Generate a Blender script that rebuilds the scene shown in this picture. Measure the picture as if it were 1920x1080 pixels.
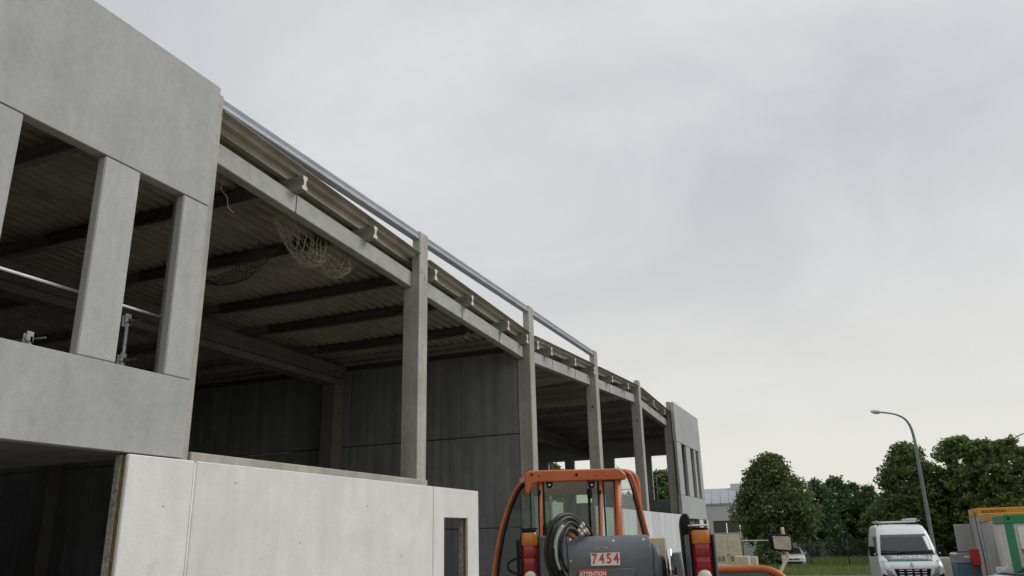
import bpy, bmesh, math, random
import numpy as np
from mathutils import Vector, Matrix

# ------------------------------------------------------------------ clear
for o in list(bpy.data.objects):
    bpy.data.objects.remove(o, do_unlink=True)
scn = bpy.context.scene
COL = scn.collection
PI = math.pi
rad = math.radians

# ------------------------------------------------------------------ camera
F_PX, PITCH, ROLL, YAW, EYE = 1469.125, 0.3122998, -0.0253153, 0.3935256, 1.7
_f0 = Vector((-math.sin(YAW), math.cos(YAW), 0)); _r0 = Vector((math.cos(YAW), math.sin(YAW), 0)); _u0 = Vector((0, 0, 1))
_fw = math.cos(PITCH) * _f0 + math.sin(PITCH) * _u0
_up = -math.sin(PITCH) * _f0 + math.cos(PITCH) * _u0
CR = math.cos(ROLL) * _r0 + math.sin(ROLL) * _up
CU = -math.sin(ROLL) * _r0 + math.cos(ROLL) * _up
CP = Vector((0, 0, EYE))
cam = bpy.data.cameras.new('camera')
cam_o = bpy.data.objects.new('camera', cam)
COL.objects.link(cam_o)
M = Matrix((CR, CU, -_fw)).transposed().to_4x4()
M.translation = CP
cam_o.matrix_world = M
cam.sensor_width = 36.0
cam.lens = F_PX / 1920 * 36.0
cam.clip_start = 0.05
cam.clip_end = 3000
scn.camera = cam_o

# ------------------------------------------------------------------ sky, sun, exposure
SUN_EL, SUN_AZ = rad(42), rad(58)          # azimuth measured from +Y towards +X
w = bpy.data.worlds.new('World'); scn.world = w; w.use_nodes = True
nt = w.node_tree; N = nt.nodes; L = nt.links
N.clear()
out = N.new('ShaderNodeOutputWorld'); bg = N.new('ShaderNodeBackground'); bg.inputs['Strength'].default_value = 0.1
sky = N.new('ShaderNodeTexSky'); sky.sky_type = 'NISHITA'; sky.sun_disc = False
sky.sun_elevation = SUN_EL; sky.sun_rotation = SUN_AZ
tc = N.new('ShaderNodeTexCoord')
sep = N.new('ShaderNodeSeparateXYZ'); L.new(tc.outputs['Generated'], sep.inputs[0])
# flattened cloud coordinates: (x, y) / (z + 0.25)
zz = N.new('ShaderNodeMath'); zz.operation = 'MAXIMUM'; L.new(sep.outputs['Z'], zz.inputs[0]); zz.inputs[1].default_value = 0.0
za = N.new('ShaderNodeMath'); za.operation = 'ADD'; L.new(zz.outputs[0], za.inputs[0]); za.inputs[1].default_value = 0.22
dx = N.new('ShaderNodeMath'); dx.operation = 'DIVIDE'; L.new(sep.outputs['X'], dx.inputs[0]); L.new(za.outputs[0], dx.inputs[1])
dy = N.new('ShaderNodeMath'); dy.operation = 'DIVIDE'; L.new(sep.outputs['Y'], dy.inputs[0]); L.new(za.outputs[0], dy.inputs[1])
cmb = N.new('ShaderNodeCombineXYZ'); L.new(dx.outputs[0], cmb.inputs[0]); L.new(dy.outputs[0], cmb.inputs[1])
cmb.inputs[2].default_value = 3.1
nz = N.new('ShaderNodeTexNoise'); nz.inputs['Scale'].default_value = 1.5; nz.inputs['Detail'].default_value = 6
nz.inputs['Roughness'].default_value = 0.56; nz.inputs['Distortion'].default_value = 0.5
L.new(cmb.outputs[0], nz.inputs['Vector'])
rmp = N.new('ShaderNodeValToRGB')
rmp.color_ramp.elements[0].position = 0.33; rmp.color_ramp.elements[0].color = (0.53, 0.545, 0.57, 1)
rmp.color_ramp.elements[1].position = 0.68; rmp.color_ramp.elements[1].color = (0.68, 0.692, 0.705, 1)
L.new(nz.outputs['Fac'], rmp.inputs[0])
hr = N.new('ShaderNodeValToRGB')            # haze towards the horizon
hr.color_ramp.interpolation = 'EASE'
hr.color_ramp.elements[0].position = 0.02; hr.color_ramp.elements[0].color = (1, 1, 1, 1)
hr.color_ramp.elements[1].position = 0.46; hr.color_ramp.elements[1].color = (0, 0, 0, 1)
L.new(zz.outputs[0], hr.inputs[0])
mx = N.new('ShaderNodeMixRGB'); mx.blend_type = 'MIX'
L.new(hr.outputs[0], mx.inputs[0]); L.new(rmp.outputs[0], mx.inputs[1]); mx.inputs[2].default_value = (0.745, 0.73, 0.68, 1)
sc = N.new('ShaderNodeMixRGB'); sc.blend_type = 'MULTIPLY'; sc.inputs[0].default_value = 1
L.new(mx.outputs[0], sc.inputs[1]); sc.inputs[2].default_value = (10.0, 10.0, 10.0, 1)
fm = N.new('ShaderNodeMixRGB'); fm.inputs[0].default_value = 0.95
L.new(sky.outputs[0], fm.inputs[1]); L.new(sc.outputs[0], fm.inputs[2])
L.new(fm.outputs[0], bg.inputs[0]); L.new(bg.outputs[0], out.inputs[0])

sun = bpy.data.lights.new('sun', 'SUN'); sun.energy = 1.5; sun.angle = rad(35); sun.color = (1.0, 0.985, 0.96)
sun_o = bpy.data.objects.new('sun', sun); COL.objects.link(sun_o)
sd = Vector((math.cos(SUN_EL) * math.sin(SUN_AZ), math.cos(SUN_EL) * math.cos(SUN_AZ), math.sin(SUN_EL)))
sun_o.rotation_euler = sd.to_track_quat('Z', 'Y').to_euler()
sun_o.location = (30, 0, 40)

scn.view_settings.view_transform = 'Standard'
scn.view_settings.look = 'None'
scn.view_settings.exposure = 0.12
scn.view_settings.gamma = 1.0
scn.render.engine = 'CYCLES'
scn.render.resolution_x = 1024; scn.render.resolution_y = 576

# ------------------------------------------------------------------ materials
def mat(name, col, rough=0.7, metal=0.0, noise=None, bump=None, spec=0.5, streak=None, coat=0.0, stain=None):
    """noise=(scale, amount) colour mottling; bump=(scale, strength); streak=(amount) vertical streaks; stain=(scale, colour, threshold)"""
    m = bpy.data.materials.new(name); m.use_nodes = True
    t = m.node_tree; n = t.nodes; l = t.links
    b = n['Principled BSDF']
    b.inputs['Roughness'].default_value = rough; b.inputs['Metallic'].default_value = metal
    b.inputs['Specular IOR Level'].default_value = spec
    b.inputs['Coat Weight'].default_value = coat
    c = (*col, 1) if len(col) == 3 else col
    geo = n.new('ShaderNodeNewGeometry')
    cur = None
    rgb = n.new('ShaderNodeRGB'); rgb.outputs[0].default_value = c; cur = rgb.outputs[0]
    def mul(sock, fac_sock, lo, hi):
        mr = n.new('ShaderNodeMapRange'); mr.inputs['From Min'].default_value = 0.3; mr.inputs['From Max'].default_value = 0.7
        mr.inputs['To Min'].default_value = lo; mr.inputs['To Max'].default_value = hi
        l.new(fac_sock, mr.inputs['Value'])
        mm = n.new('ShaderNodeMixRGB'); mm.blend_type = 'MULTIPLY'; mm.inputs[0].default_value = 1
        l.new(sock, mm.inputs[1]); l.new(mr.outputs[0], mm.inputs[2]); return mm.outputs[0]
    if noise:
        for s, a in (noise if isinstance(noise, list) else [noise]):
            nz = n.new('ShaderNodeTexNoise'); nz.inputs['Scale'].default_value = s; nz.inputs['Detail'].default_value = 5
            l.new(geo.outputs['Position'], nz.inputs['Vector'])
            cur = mul(cur, nz.outputs['Fac'], 1 - a, 1 + a)
    if streak and not metal:
        oi = n.new('ShaderNodeObjectInfo')
        cur = mul(cur, oi.outputs['Random'], 0.955, 1.035)
    if streak:
        mp = n.new('ShaderNodeMapping'); mp.inputs['Scale'].default_value = (5, 5, 0.22)
        l.new(geo.outputs['Position'], mp.inputs['Vector'])
        nz = n.new('ShaderNodeTexNoise'); nz.inputs['Scale'].default_value = 1; nz.inputs['Detail'].default_value = 4
        l.new(mp.outputs[0], nz.inputs['Vector'])
        cur = mul(cur, nz.outputs['Fac'], 1 - streak, 1 + streak)
    if stain:
        s, sc_, th = stain
        nz = n.new('ShaderNodeTexNoise'); nz.inputs['Scale'].default_value = s; nz.inputs['Detail'].default_value = 6; nz.inputs['Roughness'].default_value = 0.65
        l.new(geo.outputs['Position'], nz.inputs['Vector'])
        mr = n.new('ShaderNodeMapRange'); mr.inputs['From Min'].default_value = th; mr.inputs['From Max'].default_value = th + 0.14
        l.new(nz.outputs['Fac'], mr.inputs['Value'])
        mm = n.new('ShaderNodeMixRGB'); l.new(mr.outputs[0], mm.inputs[0]); l.new(cur, mm.inputs[1]); mm.inputs[2].default_value = (*sc_, 1)
        cur = mm.outputs[0]
    l.new(cur, b.inputs['Base Color'])
    if bump:
        nz = n.new('ShaderNodeTexNoise'); nz.inputs['Scale'].default_value = bump[0]; nz.inputs['Detail'].default_value = 4
        l.new(geo.outputs['Position'], nz.inputs['Vector'])
        bp = n.new('ShaderNodeBump'); bp.inputs['Strength'].default_value = bump[1]; bp.inputs['Distance'].default_value = 0.02
        l.new(nz.outputs['Fac'], bp.inputs['Height']); l.new(bp.outputs[0], b.inputs['Normal'])
    return m

def glass_mat(name, tint, rough=0.02, refl=1.0, ior=1.45):
    m = bpy.data.materials.new(name); m.use_nodes = True
    t = m.node_tree; n = t.nodes; l = t.links; n.clear()
    o = n.new('ShaderNodeOutputMaterial'); tr = n.new('ShaderNodeBsdfTransparent'); tr.inputs[0].default_value = (*tint, 1)
    g = n.new('ShaderNodeBsdfGlossy'); g.inputs['Roughness'].default_value = rough
    fr = n.new('ShaderNodeFresnel'); fr.inputs[0].default_value = ior
    mm = n.new('ShaderNodeMath'); mm.operation = 'MULTIPLY'; mm.inputs[1].default_value = refl; l.new(fr.outputs[0], mm.inputs[0])
    mx = n.new('ShaderNodeMixShader'); l.new(mm.outputs[0], mx.inputs[0]); l.new(tr.outputs[0], mx.inputs[1]); l.new(g.outputs[0], mx.inputs[2])
    l.new(mx.outputs[0], o.inputs[0]); return m

def leaf_mat(name, c1, c2, scale=0.5):
    m = bpy.data.materials.new(name); m.use_nodes = True
    t = m.node_tree; n = t.nodes; l = t.links; n.clear()
    o = n.new('ShaderNodeOutputMaterial')
    geo = n.new('ShaderNodeNewGeometry')
    r = n.new('ShaderNodeMath'); r.operation = 'MULTIPLY'; r.inputs[1].default_value = 0.6; l.new(geo.outputs['Random Per Island'], r.inputs[0])
    nz = n.new('ShaderNodeTexNoise'); nz.inputs['Scale'].default_value = scale; l.new(geo.outputs['Position'], nz.inputs['Vector'])
    r2 = n.new('ShaderNodeMath'); r2.operation = 'MULTIPLY_ADD'; r2.inputs[1].default_value = 0.8; l.new(nz.outputs['Fac'], r2.inputs[0]); l.new(r.outputs[0], r2.inputs[2])
    r3 = n.new('ShaderNodeMath'); r3.operation = 'SUBTRACT'; r3.inputs[1].default_value = 0.2; l.new(r2.outputs[0], r3.inputs[0])
    mx = n.new('ShaderNodeMixRGB'); mx.inputs[1].default_value = (*c1, 1); mx.inputs[2].default_value = (*c2, 1); l.new(r3.outputs[0], mx.inputs[0])
    d = n.new('ShaderNodeBsdfDiffuse'); l.new(mx.outputs[0], d.inputs[0])
    tl = n.new('ShaderNodeBsdfTranslucent'); l.new(mx.outputs[0], tl.inputs[0])
    g = n.new('ShaderNodeBsdfGlossy'); g.inputs['Roughness'].default_value = 0.45; g.inputs[0].default_value = (0.6, 0.65, 0.6, 1)
    s1 = n.new('ShaderNodeMixShader'); s1.inputs[0].default_value = 0.38; l.new(d.outputs[0], s1.inputs[1]); l.new(tl.outputs[0], s1.inputs[2])
    s2 = n.new('ShaderNodeMixShader'); s2.inputs[0].default_value = 0.06; l.new(s1.outputs[0], s2.inputs[1]); l.new(g.outputs[0], s2.inputs[2])
    l.new(s2.outputs[0], o.inputs[0]); return m

MT = {}
MT['concrete'] = mat('grey_concrete', (0.405, 0.413, 0.402), 0.85, noise=[(0.35, 0.07), (2.0, 0.06), (14, 0.05), (70, 0.06)], bump=(70, 0.22), spec=0.3, streak=0.045, stain=(30, (0.27, 0.27, 0.26), 0.70))
MT['concrete_edge'] = mat('beige_concrete', (0.40, 0.385, 0.33), 0.85, noise=[(1.2, 0.15), (9.0, 0.10)], bump=(60, 0.25), spec=0.3, streak=0.08)
MT['concrete_col'] = mat('column_concrete', (0.375, 0.37, 0.335), 0.85, noise=[(0.9, 0.14), (7, 0.08), (50, 0.06)], bump=(60, 0.2), spec=0.3, streak=0.14)
MT['concrete_beam'] = mat('beam_concrete', (0.385, 0.39, 0.375), 0.8, noise=[(1.3, 0.13), (6, 0.09)], bump=(40, 0.2), spec=0.3)
MT['white'] = mat('white_concrete', (0.715, 0.708, 0.685), 0.8, noise=[(0.6, 0.05), (2.5, 0.05), (30, 0.025)], bump=(25, 0.15), spec=0.3, streak=0.03, stain=(2.2, (0.62, 0.605, 0.56), 0.64))
MT['white_far'] = mat('streaked_white_concrete', (0.62, 0.625, 0.63), 0.8, noise=[(0.6, 0.06), (2.5, 0.05)], bump=(25, 0.15), spec=0.3, streak=0.12)
MT['purlin_end'] = mat('pale_purlin_end', (0.62, 0.61, 0.57), 0.85, noise=[(20, 0.08)], spec=0.3)  # pale cap on the outward end of each purlin
MT['concrete_shaded'] = mat('shade_toned_inner_concrete', (0.15, 0.147, 0.132), 0.85, noise=[(1.3, 0.13), (6, 0.09)], spec=0.3)  # interior dimness put into the colour of girders and inner columns
MT['purlin'] = mat('shade_toned_purlin', (0.27, 0.26, 0.23), 0.85, noise=[(3, 0.12), (20, 0.08)], spec=0.3)  # darker than the purlins' own concrete: roof shade put into the colour
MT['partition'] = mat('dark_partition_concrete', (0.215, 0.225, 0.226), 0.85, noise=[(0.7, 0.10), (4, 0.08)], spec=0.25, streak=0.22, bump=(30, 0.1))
MT['insul'] = mat('brown_insulation', (0.22, 0.15, 0.06), 0.95, noise=[(12, 0.35), (40, 0.2)], bump=(60, 0.6))
MT['rough_conc'] = mat('broken_concrete', (0.36, 0.35, 0.32), 0.95, noise=[(15, 0.35), (50, 0.2)], bump=(45, 0.8))
MT['deck'] = mat('brown_grey_deck', (0.42, 0.395, 0.335), 0.5, metal=0.1, noise=[(0.5, 0.2), (3, 0.15)], spec=0.4)
MT['galv'] = mat('galvanised_steel', (0.44, 0.47, 0.52), 0.45, metal=0.45, noise=[(2, 0.12), (30, 0.12)])
MT['rail'] = mat('blue_grey_galvanised', (0.32, 0.345, 0.385), 0.6, metal=0.2, noise=[(2, 0.10), (30, 0.12)])
MT['steel'] = mat('bright_steel', (0.80, 0.81, 0.82), 0.3, metal=0.0, noise=(10, 0.1))
MT['net'] = mat('net_cord', (0.46, 0.42, 0.34), 0.9, noise=(20, 0.2))
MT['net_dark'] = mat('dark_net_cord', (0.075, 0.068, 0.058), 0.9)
MT['dark'] = mat('hole_and_wire_black', (0.03, 0.03, 0.03), 0.9)  # near-black of tie wires and the discs drawn for holes
MT['slab'] = mat('floor_slab', (0.22, 0.215, 0.20), 0.8, noise=[(0.4, 0.2), (3, 0.12)], spec=0.3)
MT['gravel'] = mat('site_gravel', (0.25, 0.215, 0.165), 0.95, noise=[(0.25, 0.25), (6, 0.25), (60, 0.3)], bump=(30, 0.8))
MT['asphalt'] = mat('asphalt', (0.065, 0.065, 0.066), 0.9, noise=[(0.3, 0.2), (8, 0.2)], bump=(60, 0.4))
MT['soil'] = mat('grass_ground', (0.085, 0.105, 0.032), 0.95, noise=[(0.15, 0.3), (2, 0.35)], bump=(12, 0.6))
MT['orange'] = mat('orange_paint', (0.50, 0.115, 0.030), 0.42, noise=[(4, 0.14), (30, 0.08)], spec=0.45, coat=0.08, bump=(25, 0.06), stain=(7, (0.30, 0.13, 0.07), 0.60))
MT['grey_paint'] = mat('dark_grey_paint', (0.115, 0.122, 0.133), 0.45, noise=[(3, 0.14), (25, 0.10)], spec=0.45, bump=(40, 0.05), streak=0.10, stain=(9, (0.19, 0.18, 0.16), 0.63))
MT['black'] = mat('black_plastic', (0.010, 0.010, 0.011), 0.6, noise=(10, 0.2), spec=0.2)
MT['rubber'] = mat('black_rubber', (0.012, 0.012, 0.013), 0.5, noise=(12, 0.3))
MT['cream'] = mat('cream_paint', (0.62, 0.56, 0.40), 0.6, noise=[(5, 0.12)], stain=(6, (0.40, 0.34, 0.22), 0.62))
MT['lens_red'] = mat('red_lens', (0.22, 0.004, 0.007), 0.18, noise=(30, 0.12), coat=0.4)
MT['lens_amber'] = mat('amber_lens', (0.50, 0.155, 0.010), 0.18, noise=(30, 0.12), coat=0.4)
MT['lens_clear'] = mat('clear_lens', (0.62, 0.60, 0.56), 0.15, noise=(25, 0.2), coat=0.4)
MT['brass'] = mat('brass_fitting', (0.33, 0.31, 0.24), 0.45, metal=0.5, noise=(25, 0.25))
MT['mirror'] = mat('mirror_glass', (0.8, 0.8, 0.8), 0.03, metal=1.0)
MT['plate'] = mat('white_number_tile', (0.72, 0.70, 0.68), 0.5, noise=(20, 0.08))
MT['red_print'] = mat('red_print', (0.52, 0.05, 0.03), 0.5, noise=(30, 0.15))
MT['red_box'] = mat('red_paint', (0.40, 0.012, 0.014), 0.4, noise=(4, 0.1))
MT['white_print'] = mat('white_print', (0.78, 0.77, 0.74), 0.5)
MT['black_print'] = mat('black_print', (0.02, 0.02, 0.02), 0.5)
MT['vanwhite'] = mat('white_car_paint', (0.72, 0.73, 0.73), 0.3, noise=(1.5, 0.03), coat=0.3)
MT['vangrey'] = mat('grey_car_paint', (0.23, 0.23, 0.23), 0.35, coat=0.2)
MT['vangreen'] = mat('green_car_stripe', (0.03, 0.22, 0.13), 0.4)
MT['lamp_clear'] = mat('headlamp_glass', (0.55, 0.56, 0.57), 0.12, metal=0.5, noise=(14, 0.4), coat=0.5)
MT['chrome'] = mat('chrome', (0.8, 0.8, 0.8), 0.12, metal=1.0)
MT['cont_grey'] = mat('grey_container_steel', (0.42, 0.42, 0.41), 0.5, noise=[(0.9, 0.10), (6, 0.06)], streak=0.06)
MT['cont_orange'] = mat('yellow_orange_paint', (0.62, 0.27, 0.02), 0.45, noise=(2, 0.08))
MT['cont_green'] = mat('green_container_paint', (0.018, 0.20, 0.085), 0.45, noise=(2, 0.1))
MT['cont_white'] = mat('cream_container_panel', (0.72, 0.715, 0.68), 0.5, noise=(2, 0.06), streak=0.05)
MT['teal'] = mat('teal_paint', (0.035, 0.14, 0.165), 0.45, noise=(3, 0.12))
MT['wood'] = mat('raw_timber', (0.30, 0.13, 0.06), 0.8, noise=(6, 0.25))
MT['post'] = mat('lamp_post_steel', (0.20, 0.22, 0.235), 0.5, metal=0.5, noise=(2, 0.1))
MT['fence'] = mat('dark_green_fence', (0.012, 0.028, 0.022), 0.5)
MT['bark'] = mat('bark', (0.075, 0.06, 0.045), 0.95, noise=(6, 0.35), bump=(20, 0.7))
MT['leaf_a'] = leaf_mat('maple_leaves', (0.058, 0.088, 0.023), (0.165, 0.225, 0.062), 0.45)
MT['leaf_b'] = leaf_mat('light_leaves', (0.080, 0.120, 0.028), (0.215, 0.285, 0.078), 0.4)
MT['leaf_c'] = leaf_mat('conifer_leaves', (0.036, 0.072, 0.027), (0.095, 0.155, 0.054), 0.4)
MT['grass'] = leaf_mat('grass_blades', (0.10, 0.145, 0.032), (0.25, 0.29, 0.085), 0.35)
MT['wh_wall'] = mat('warehouse_cladding', (0.60, 0.62, 0.61), 0.6, noise=(0.3, 0.05))
MT['wh_roof'] = mat('warehouse_roof', (0.33, 0.34, 0.36), 0.5, noise=(0.5, 0.1))
MT['wh_glass'] = mat('warehouse_tinted_glass', (0.11, 0.10, 0.075), 0.25, noise=(0.3, 0.08))
MT['glass_cab'] = glass_mat('green_cab_glass', (0.77, 0.83, 0.79), 0.02, 1.2)
MT['glass_side'] = glass_mat('green_side_glass', (0.62, 0.69, 0.64), 0.02, 0.22)
MT['glass_dark'] = mat('dark_car_glass', (0.045, 0.052, 0.056), 0.12, spec=0.6)
MT['seat'] = mat('dark_seat_fabric', (0.03, 0.03, 0.032), 0.9)

# ------------------------------------------------------------------ mesh helpers
def link(o, parent=None):
    COL.objects.link(o)
    if parent: o.parent = parent
    return o
def obj(name, verts, faces, m, parent=None, smooth=False, tag_=None):
    me = bpy.data.meshes.new(name); me.from_pydata([tuple(v) for v in verts], [], faces)
    if isinstance(m, str): m = MT[m]
    me.materials.append(m); me.update()
    if smooth:
        me.polygons.foreach_set('use_smooth', [True] * len(me.polygons))
    o = bpy.data.objects.new(name, me); link(o, parent)
    return o
def from_bm(name, bm, m, parent=None, smooth=False):
    me = bpy.data.meshes.new(name); bm.normal_update(); bm.to_mesh(me); bm.free()
    me.materials.append(MT[m] if isinstance(m, str) else m)
    if smooth: me.polygons.foreach_set('use_smooth', [True] * len(me.polygons))
    return link(bpy.data.objects.new(name, me), parent)
def tag(o, label, cat, group=None):
    o['label'] = label; o['category'] = cat
    if group: o['group'] = group
    return o
def thing(name, label, cat, loc=(0, 0, 0), rz=0, group=None):
    o = bpy.data.objects.new(name, None); COL.objects.link(o); o.location = loc; o.rotation_euler = (0, 0, rz)
    o.empty_display_size = 0.3
    return tag(o, label, cat, group)
def struct(o):
    o['kind'] = 'structure'; return o
def copy_tree(o, parent=None):
    c = o.copy(); COL.objects.link(c); c.parent = parent
    for ch in list(o.children): copy_tree(ch, c)
    return c

def bm_box(bm, x0, x1, y0, y1, z0, z1):
    vs = [bm.verts.new(p) for p in ((x0, y0, z0), (x1, y0, z0), (x1, y1, z0), (x0, y1, z0), (x0, y0, z1), (x1, y0, z1), (x1, y1, z1), (x0, y1, z1))]
    fs = [bm.faces.new([vs[i] for i in f]) for f in ((0, 3, 2, 1), (4, 5, 6, 7), (0, 1, 5, 4), (1, 2, 6, 5), (2, 3, 7, 6), (3, 0, 4, 7))]
    return vs, fs
def box(name, x0, x1, y0, y1, z0, z1, m, parent=None, bev=0.0, seg=1):
    bm = bmesh.new(); bm_box(bm, min(x0, x1), max(x0, x1), min(y0, y1), max(y0, y1), min(z0, z1), max(z0, z1))
    if bev: bmesh.ops.bevel(bm, geom=list(bm.edges), offset=bev, segments=seg, affect='EDGES', profile=0.6)
    return from_bm(name, bm, m, parent)
def prism(name, poly, axis, a0, a1, m, parent=None, smooth=False, bev=0.0):
    """extrude 2D polygon along axis. axis x: poly=(y,z); y: poly=(x,z); z: poly=(x,y)"""
    bm = bmesh.new()
    def P(p, a):
        return {'x': (a, p[0], p[1]), 'y': (p[0], a, p[1]), 'z': (p[0], p[1], a)}[axis]
    A = [bm.verts.new(P(p, a0)) for p in poly]; B = [bm.verts.new(P(p, a1)) for p in poly]
    n = len(poly)
    bm.faces.new(A); bm.faces.new(B[::-1])
    for i in range(n): bm.faces.new((A[i], B[i], B[(i + 1) % n], A[(i + 1) % n]))
    bmesh.ops.recalc_face_normals(bm, faces=bm.faces)
    if bev: bmesh.ops.bevel(bm, geom=list(bm.edges), offset=bev, segments=1, affect='EDGES')
    return from_bm(name, bm, m, parent, smooth)
def tube_data(pts, r, n=8, cap=True):
    """swept tube; r scalar or list"""
    pts = [Vector(p) for p in pts]; V = []; Fc = []
    rs = r if isinstance(r, (list, tuple)) else [r] * len(pts)
    up = None
    for i, p in enumerate(pts):
        t = (pts[min(i + 1, len(pts) - 1)] - pts[max(i - 1, 0)]).normalized()
        if up is None:
            up = Vector((0, 0, 1)) if abs(t.z) < 0.9 else Vector((1, 0, 0))
        s = t.cross(up).normalized(); up = s.cross(t).normalized()
        for k in range(n):
            a = 2 * PI * k / n
            V.append(p + rs[i] * (math.cos(a) * s + math.sin(a) * up))
    for i in range(len(pts) - 1):
        for k in range(n):
            a = i * n + k; b = i * n + (k + 1) % n
            Fc.append((a, b, b + n, a + n))
    if cap:
        Fc.append(tuple(range(n))[::-1]); Fc.append(tuple(range((len(pts) - 1) * n, len(pts) * n)))
    return V, Fc
def tube(name, pts, r, m, parent=None, n=8, cap=True):
    V, Fc = tube_data(pts, r, n, cap)
    return obj(name, V, Fc, m, parent, smooth=True)
def join_data(parts):
    V = []; Fc = []
    for v, f in parts:
        o = len(V); V += list(v); Fc += [tuple(i + o for i in q) for q in f]
    return V, Fc
def smooth_path(pts, sub=6):
    """Catmull-Rom"""
    P = [Vector(p) for p in pts]; out_ = []
    for i in range(len(P) - 1):
        p0 = P[max(i - 1, 0)]; p1 = P[i]; p2 = P[i + 1]; p3 = P[min(i + 2, len(P) - 1)]
        for k in range(sub):
            t = k / sub
            out_.append(0.5 * ((2 * p1) + (-p0 + p2) * t + (2 * p0 - 5 * p1 + 4 * p2 - p3) * t * t + (-p0 + 3 * p1 - 3 * p2 + p3) * t ** 3))
    out_.append(P[-1]); return out_
def disc(name, c, axis, r, th, m, parent=None, n=20, bev=0.0):
    c = Vector(c); ax = Vector(axis).normalized()
    return tube(name, [c - ax * th / 2, c + ax * th / 2], r, m, parent, n)
def text_mesh(name, body, size, m, parent=None, depth=0.003, bold=False, xs=1.0):
    cu = bpy.data.curves.new(name, 'FONT'); cu.body = body; cu.size = size; cu.extrude = depth
    cu.align_x = 'CENTER'; cu.align_y = 'CENTER'
    if bold: cu.offset = size * 0.025
    cu.resolution_u = 3
    t = bpy.data.objects.new(name, cu); COL.objects.link(t)
    dg = bpy.context.evaluated_depsgraph_get()
    me = bpy.data.meshes.new_from_object(t.evaluated_get(dg)); bpy.data.objects.remove(t, do_unlink=True)
    me.name = name; me.materials.clear(); me.materials.append(MT[m])
    for v in me.vertices: v.co.x *= xs
    o = bpy.data.objects.new(name, me); return link(o, parent)
def mesh_bounds(o):
    xs = [v.co.x for v in o.data.vertices]; return min(xs), max(xs)
def raydir(px, py):
    return _fw + CR * ((px - 960) / F_PX) - CU * ((py - 540) / F_PX)
def at_depth(px, py, zc):            # point at optical depth zc metres, from a surveyed photo position
    return CP + raydir(px, py) * zc
def gz(y):                           # ground level falls gently away from the site
    def s(a, b, t):
        t = max(0, min(1, (t - a) / (b - a))); return t * t * (3 - 2 * t)
    return -0.5 * s(9, 24, y) - 0.22 * s(24, 62, y)
# ================================================================== GROUND
def sheet(name, x0, x1, y0, y1, dz, m, step=3.0):
    ys = [y0]
    for y in [k * step for k in range(int(-300 / step), int(300 / step))]:
        if y0 < y < y1: ys.append(y)
    ys.append(y1); V = []; Fc = []
    for y in ys:
        V += [(x0, y, gz(y) + dz), (x1, y, gz(y) + dz)]
    for i in range(len(ys) - 1): Fc.append((2 * i, 2 * i + 1, 2 * i + 3, 2 * i + 2))
    return struct(obj(name, V, Fc, m))
sheet('ground', -1500, 1500, -1500, 2500, -0.03, 'soil')
sheet('construction_ground', -60, 60, -60, 21.5, 0.0, 'gravel')
sheet('road', -7.0, 90, 21.5, 53.6, 0.0, 'asphalt')

# ================================================================== BUILDING UNDER CONSTRUCTION
B = thing('industrial_building', 'long grey precast concrete building shell under construction with open bays and roof', 'building', (0, 0, 0))
XP = -7.40            # panel outer face
XC = -7.62            # column outer face
XSI = -7.80           # stub inner face = beam outer face
XBI = -7.99           # beam inner face / lower column inner face
XEND = -31.0
Y_START, Y_END = 0.9, 44.1
COLR = [7.63 + 6.12 * i for i in range(6)]       # right edge of columns
CW = 0.36
_nodes = [(-3, 6.55), (1.3, 6.74), (7.45, 7.02), (19.68, 6.45), (31.93, 7.03), (38.05, 6.74), (44.5, 6.44)]
def zb(y):
    for (a, za_), (b, zb_) in zip(_nodes, _nodes[1:]):
        if y <= b: return za_ + (zb_ - za_) * (y - a) / (b - a)
    return _nodes[-1][1]

# ---- columns: deep shaft up to the beam seat, thin stub above
for i, yr in enumerate(COLR):
    yl = yr - CW; yc = (yl + yr) / 2
    zs = zb(yc)
    poly = [(XC, -1.0), (XC, 7.95), (XSI, 7.95), (XSI, zs), (XBI, zs), (XBI, -1.0)]
    o = prism('column', poly, 'y', yl, yr, 'concrete_col', B, bev=0.012)
    # dowel sockets cast into the faces
    if i in (1, 2):
        for k, zz_ in ((0, 7.05), (1, 6.93)):
            box('cast_socket', XC - 0.01, XC + 0.012, yl + 0.08 + 0.13 * k, yl + 0.14 + 0.13 * k, zz_, zz_ + 0.1, 'concrete_edge', o, 0.004)
    if i >= 3:
        disc('dowel_hole', ((XC + XBI) / 2 + 0.03, yl - 0.001, zs - 0.75), (0, 1, 0), 0.035, 0.02, 'dark', o, 12)

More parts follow.
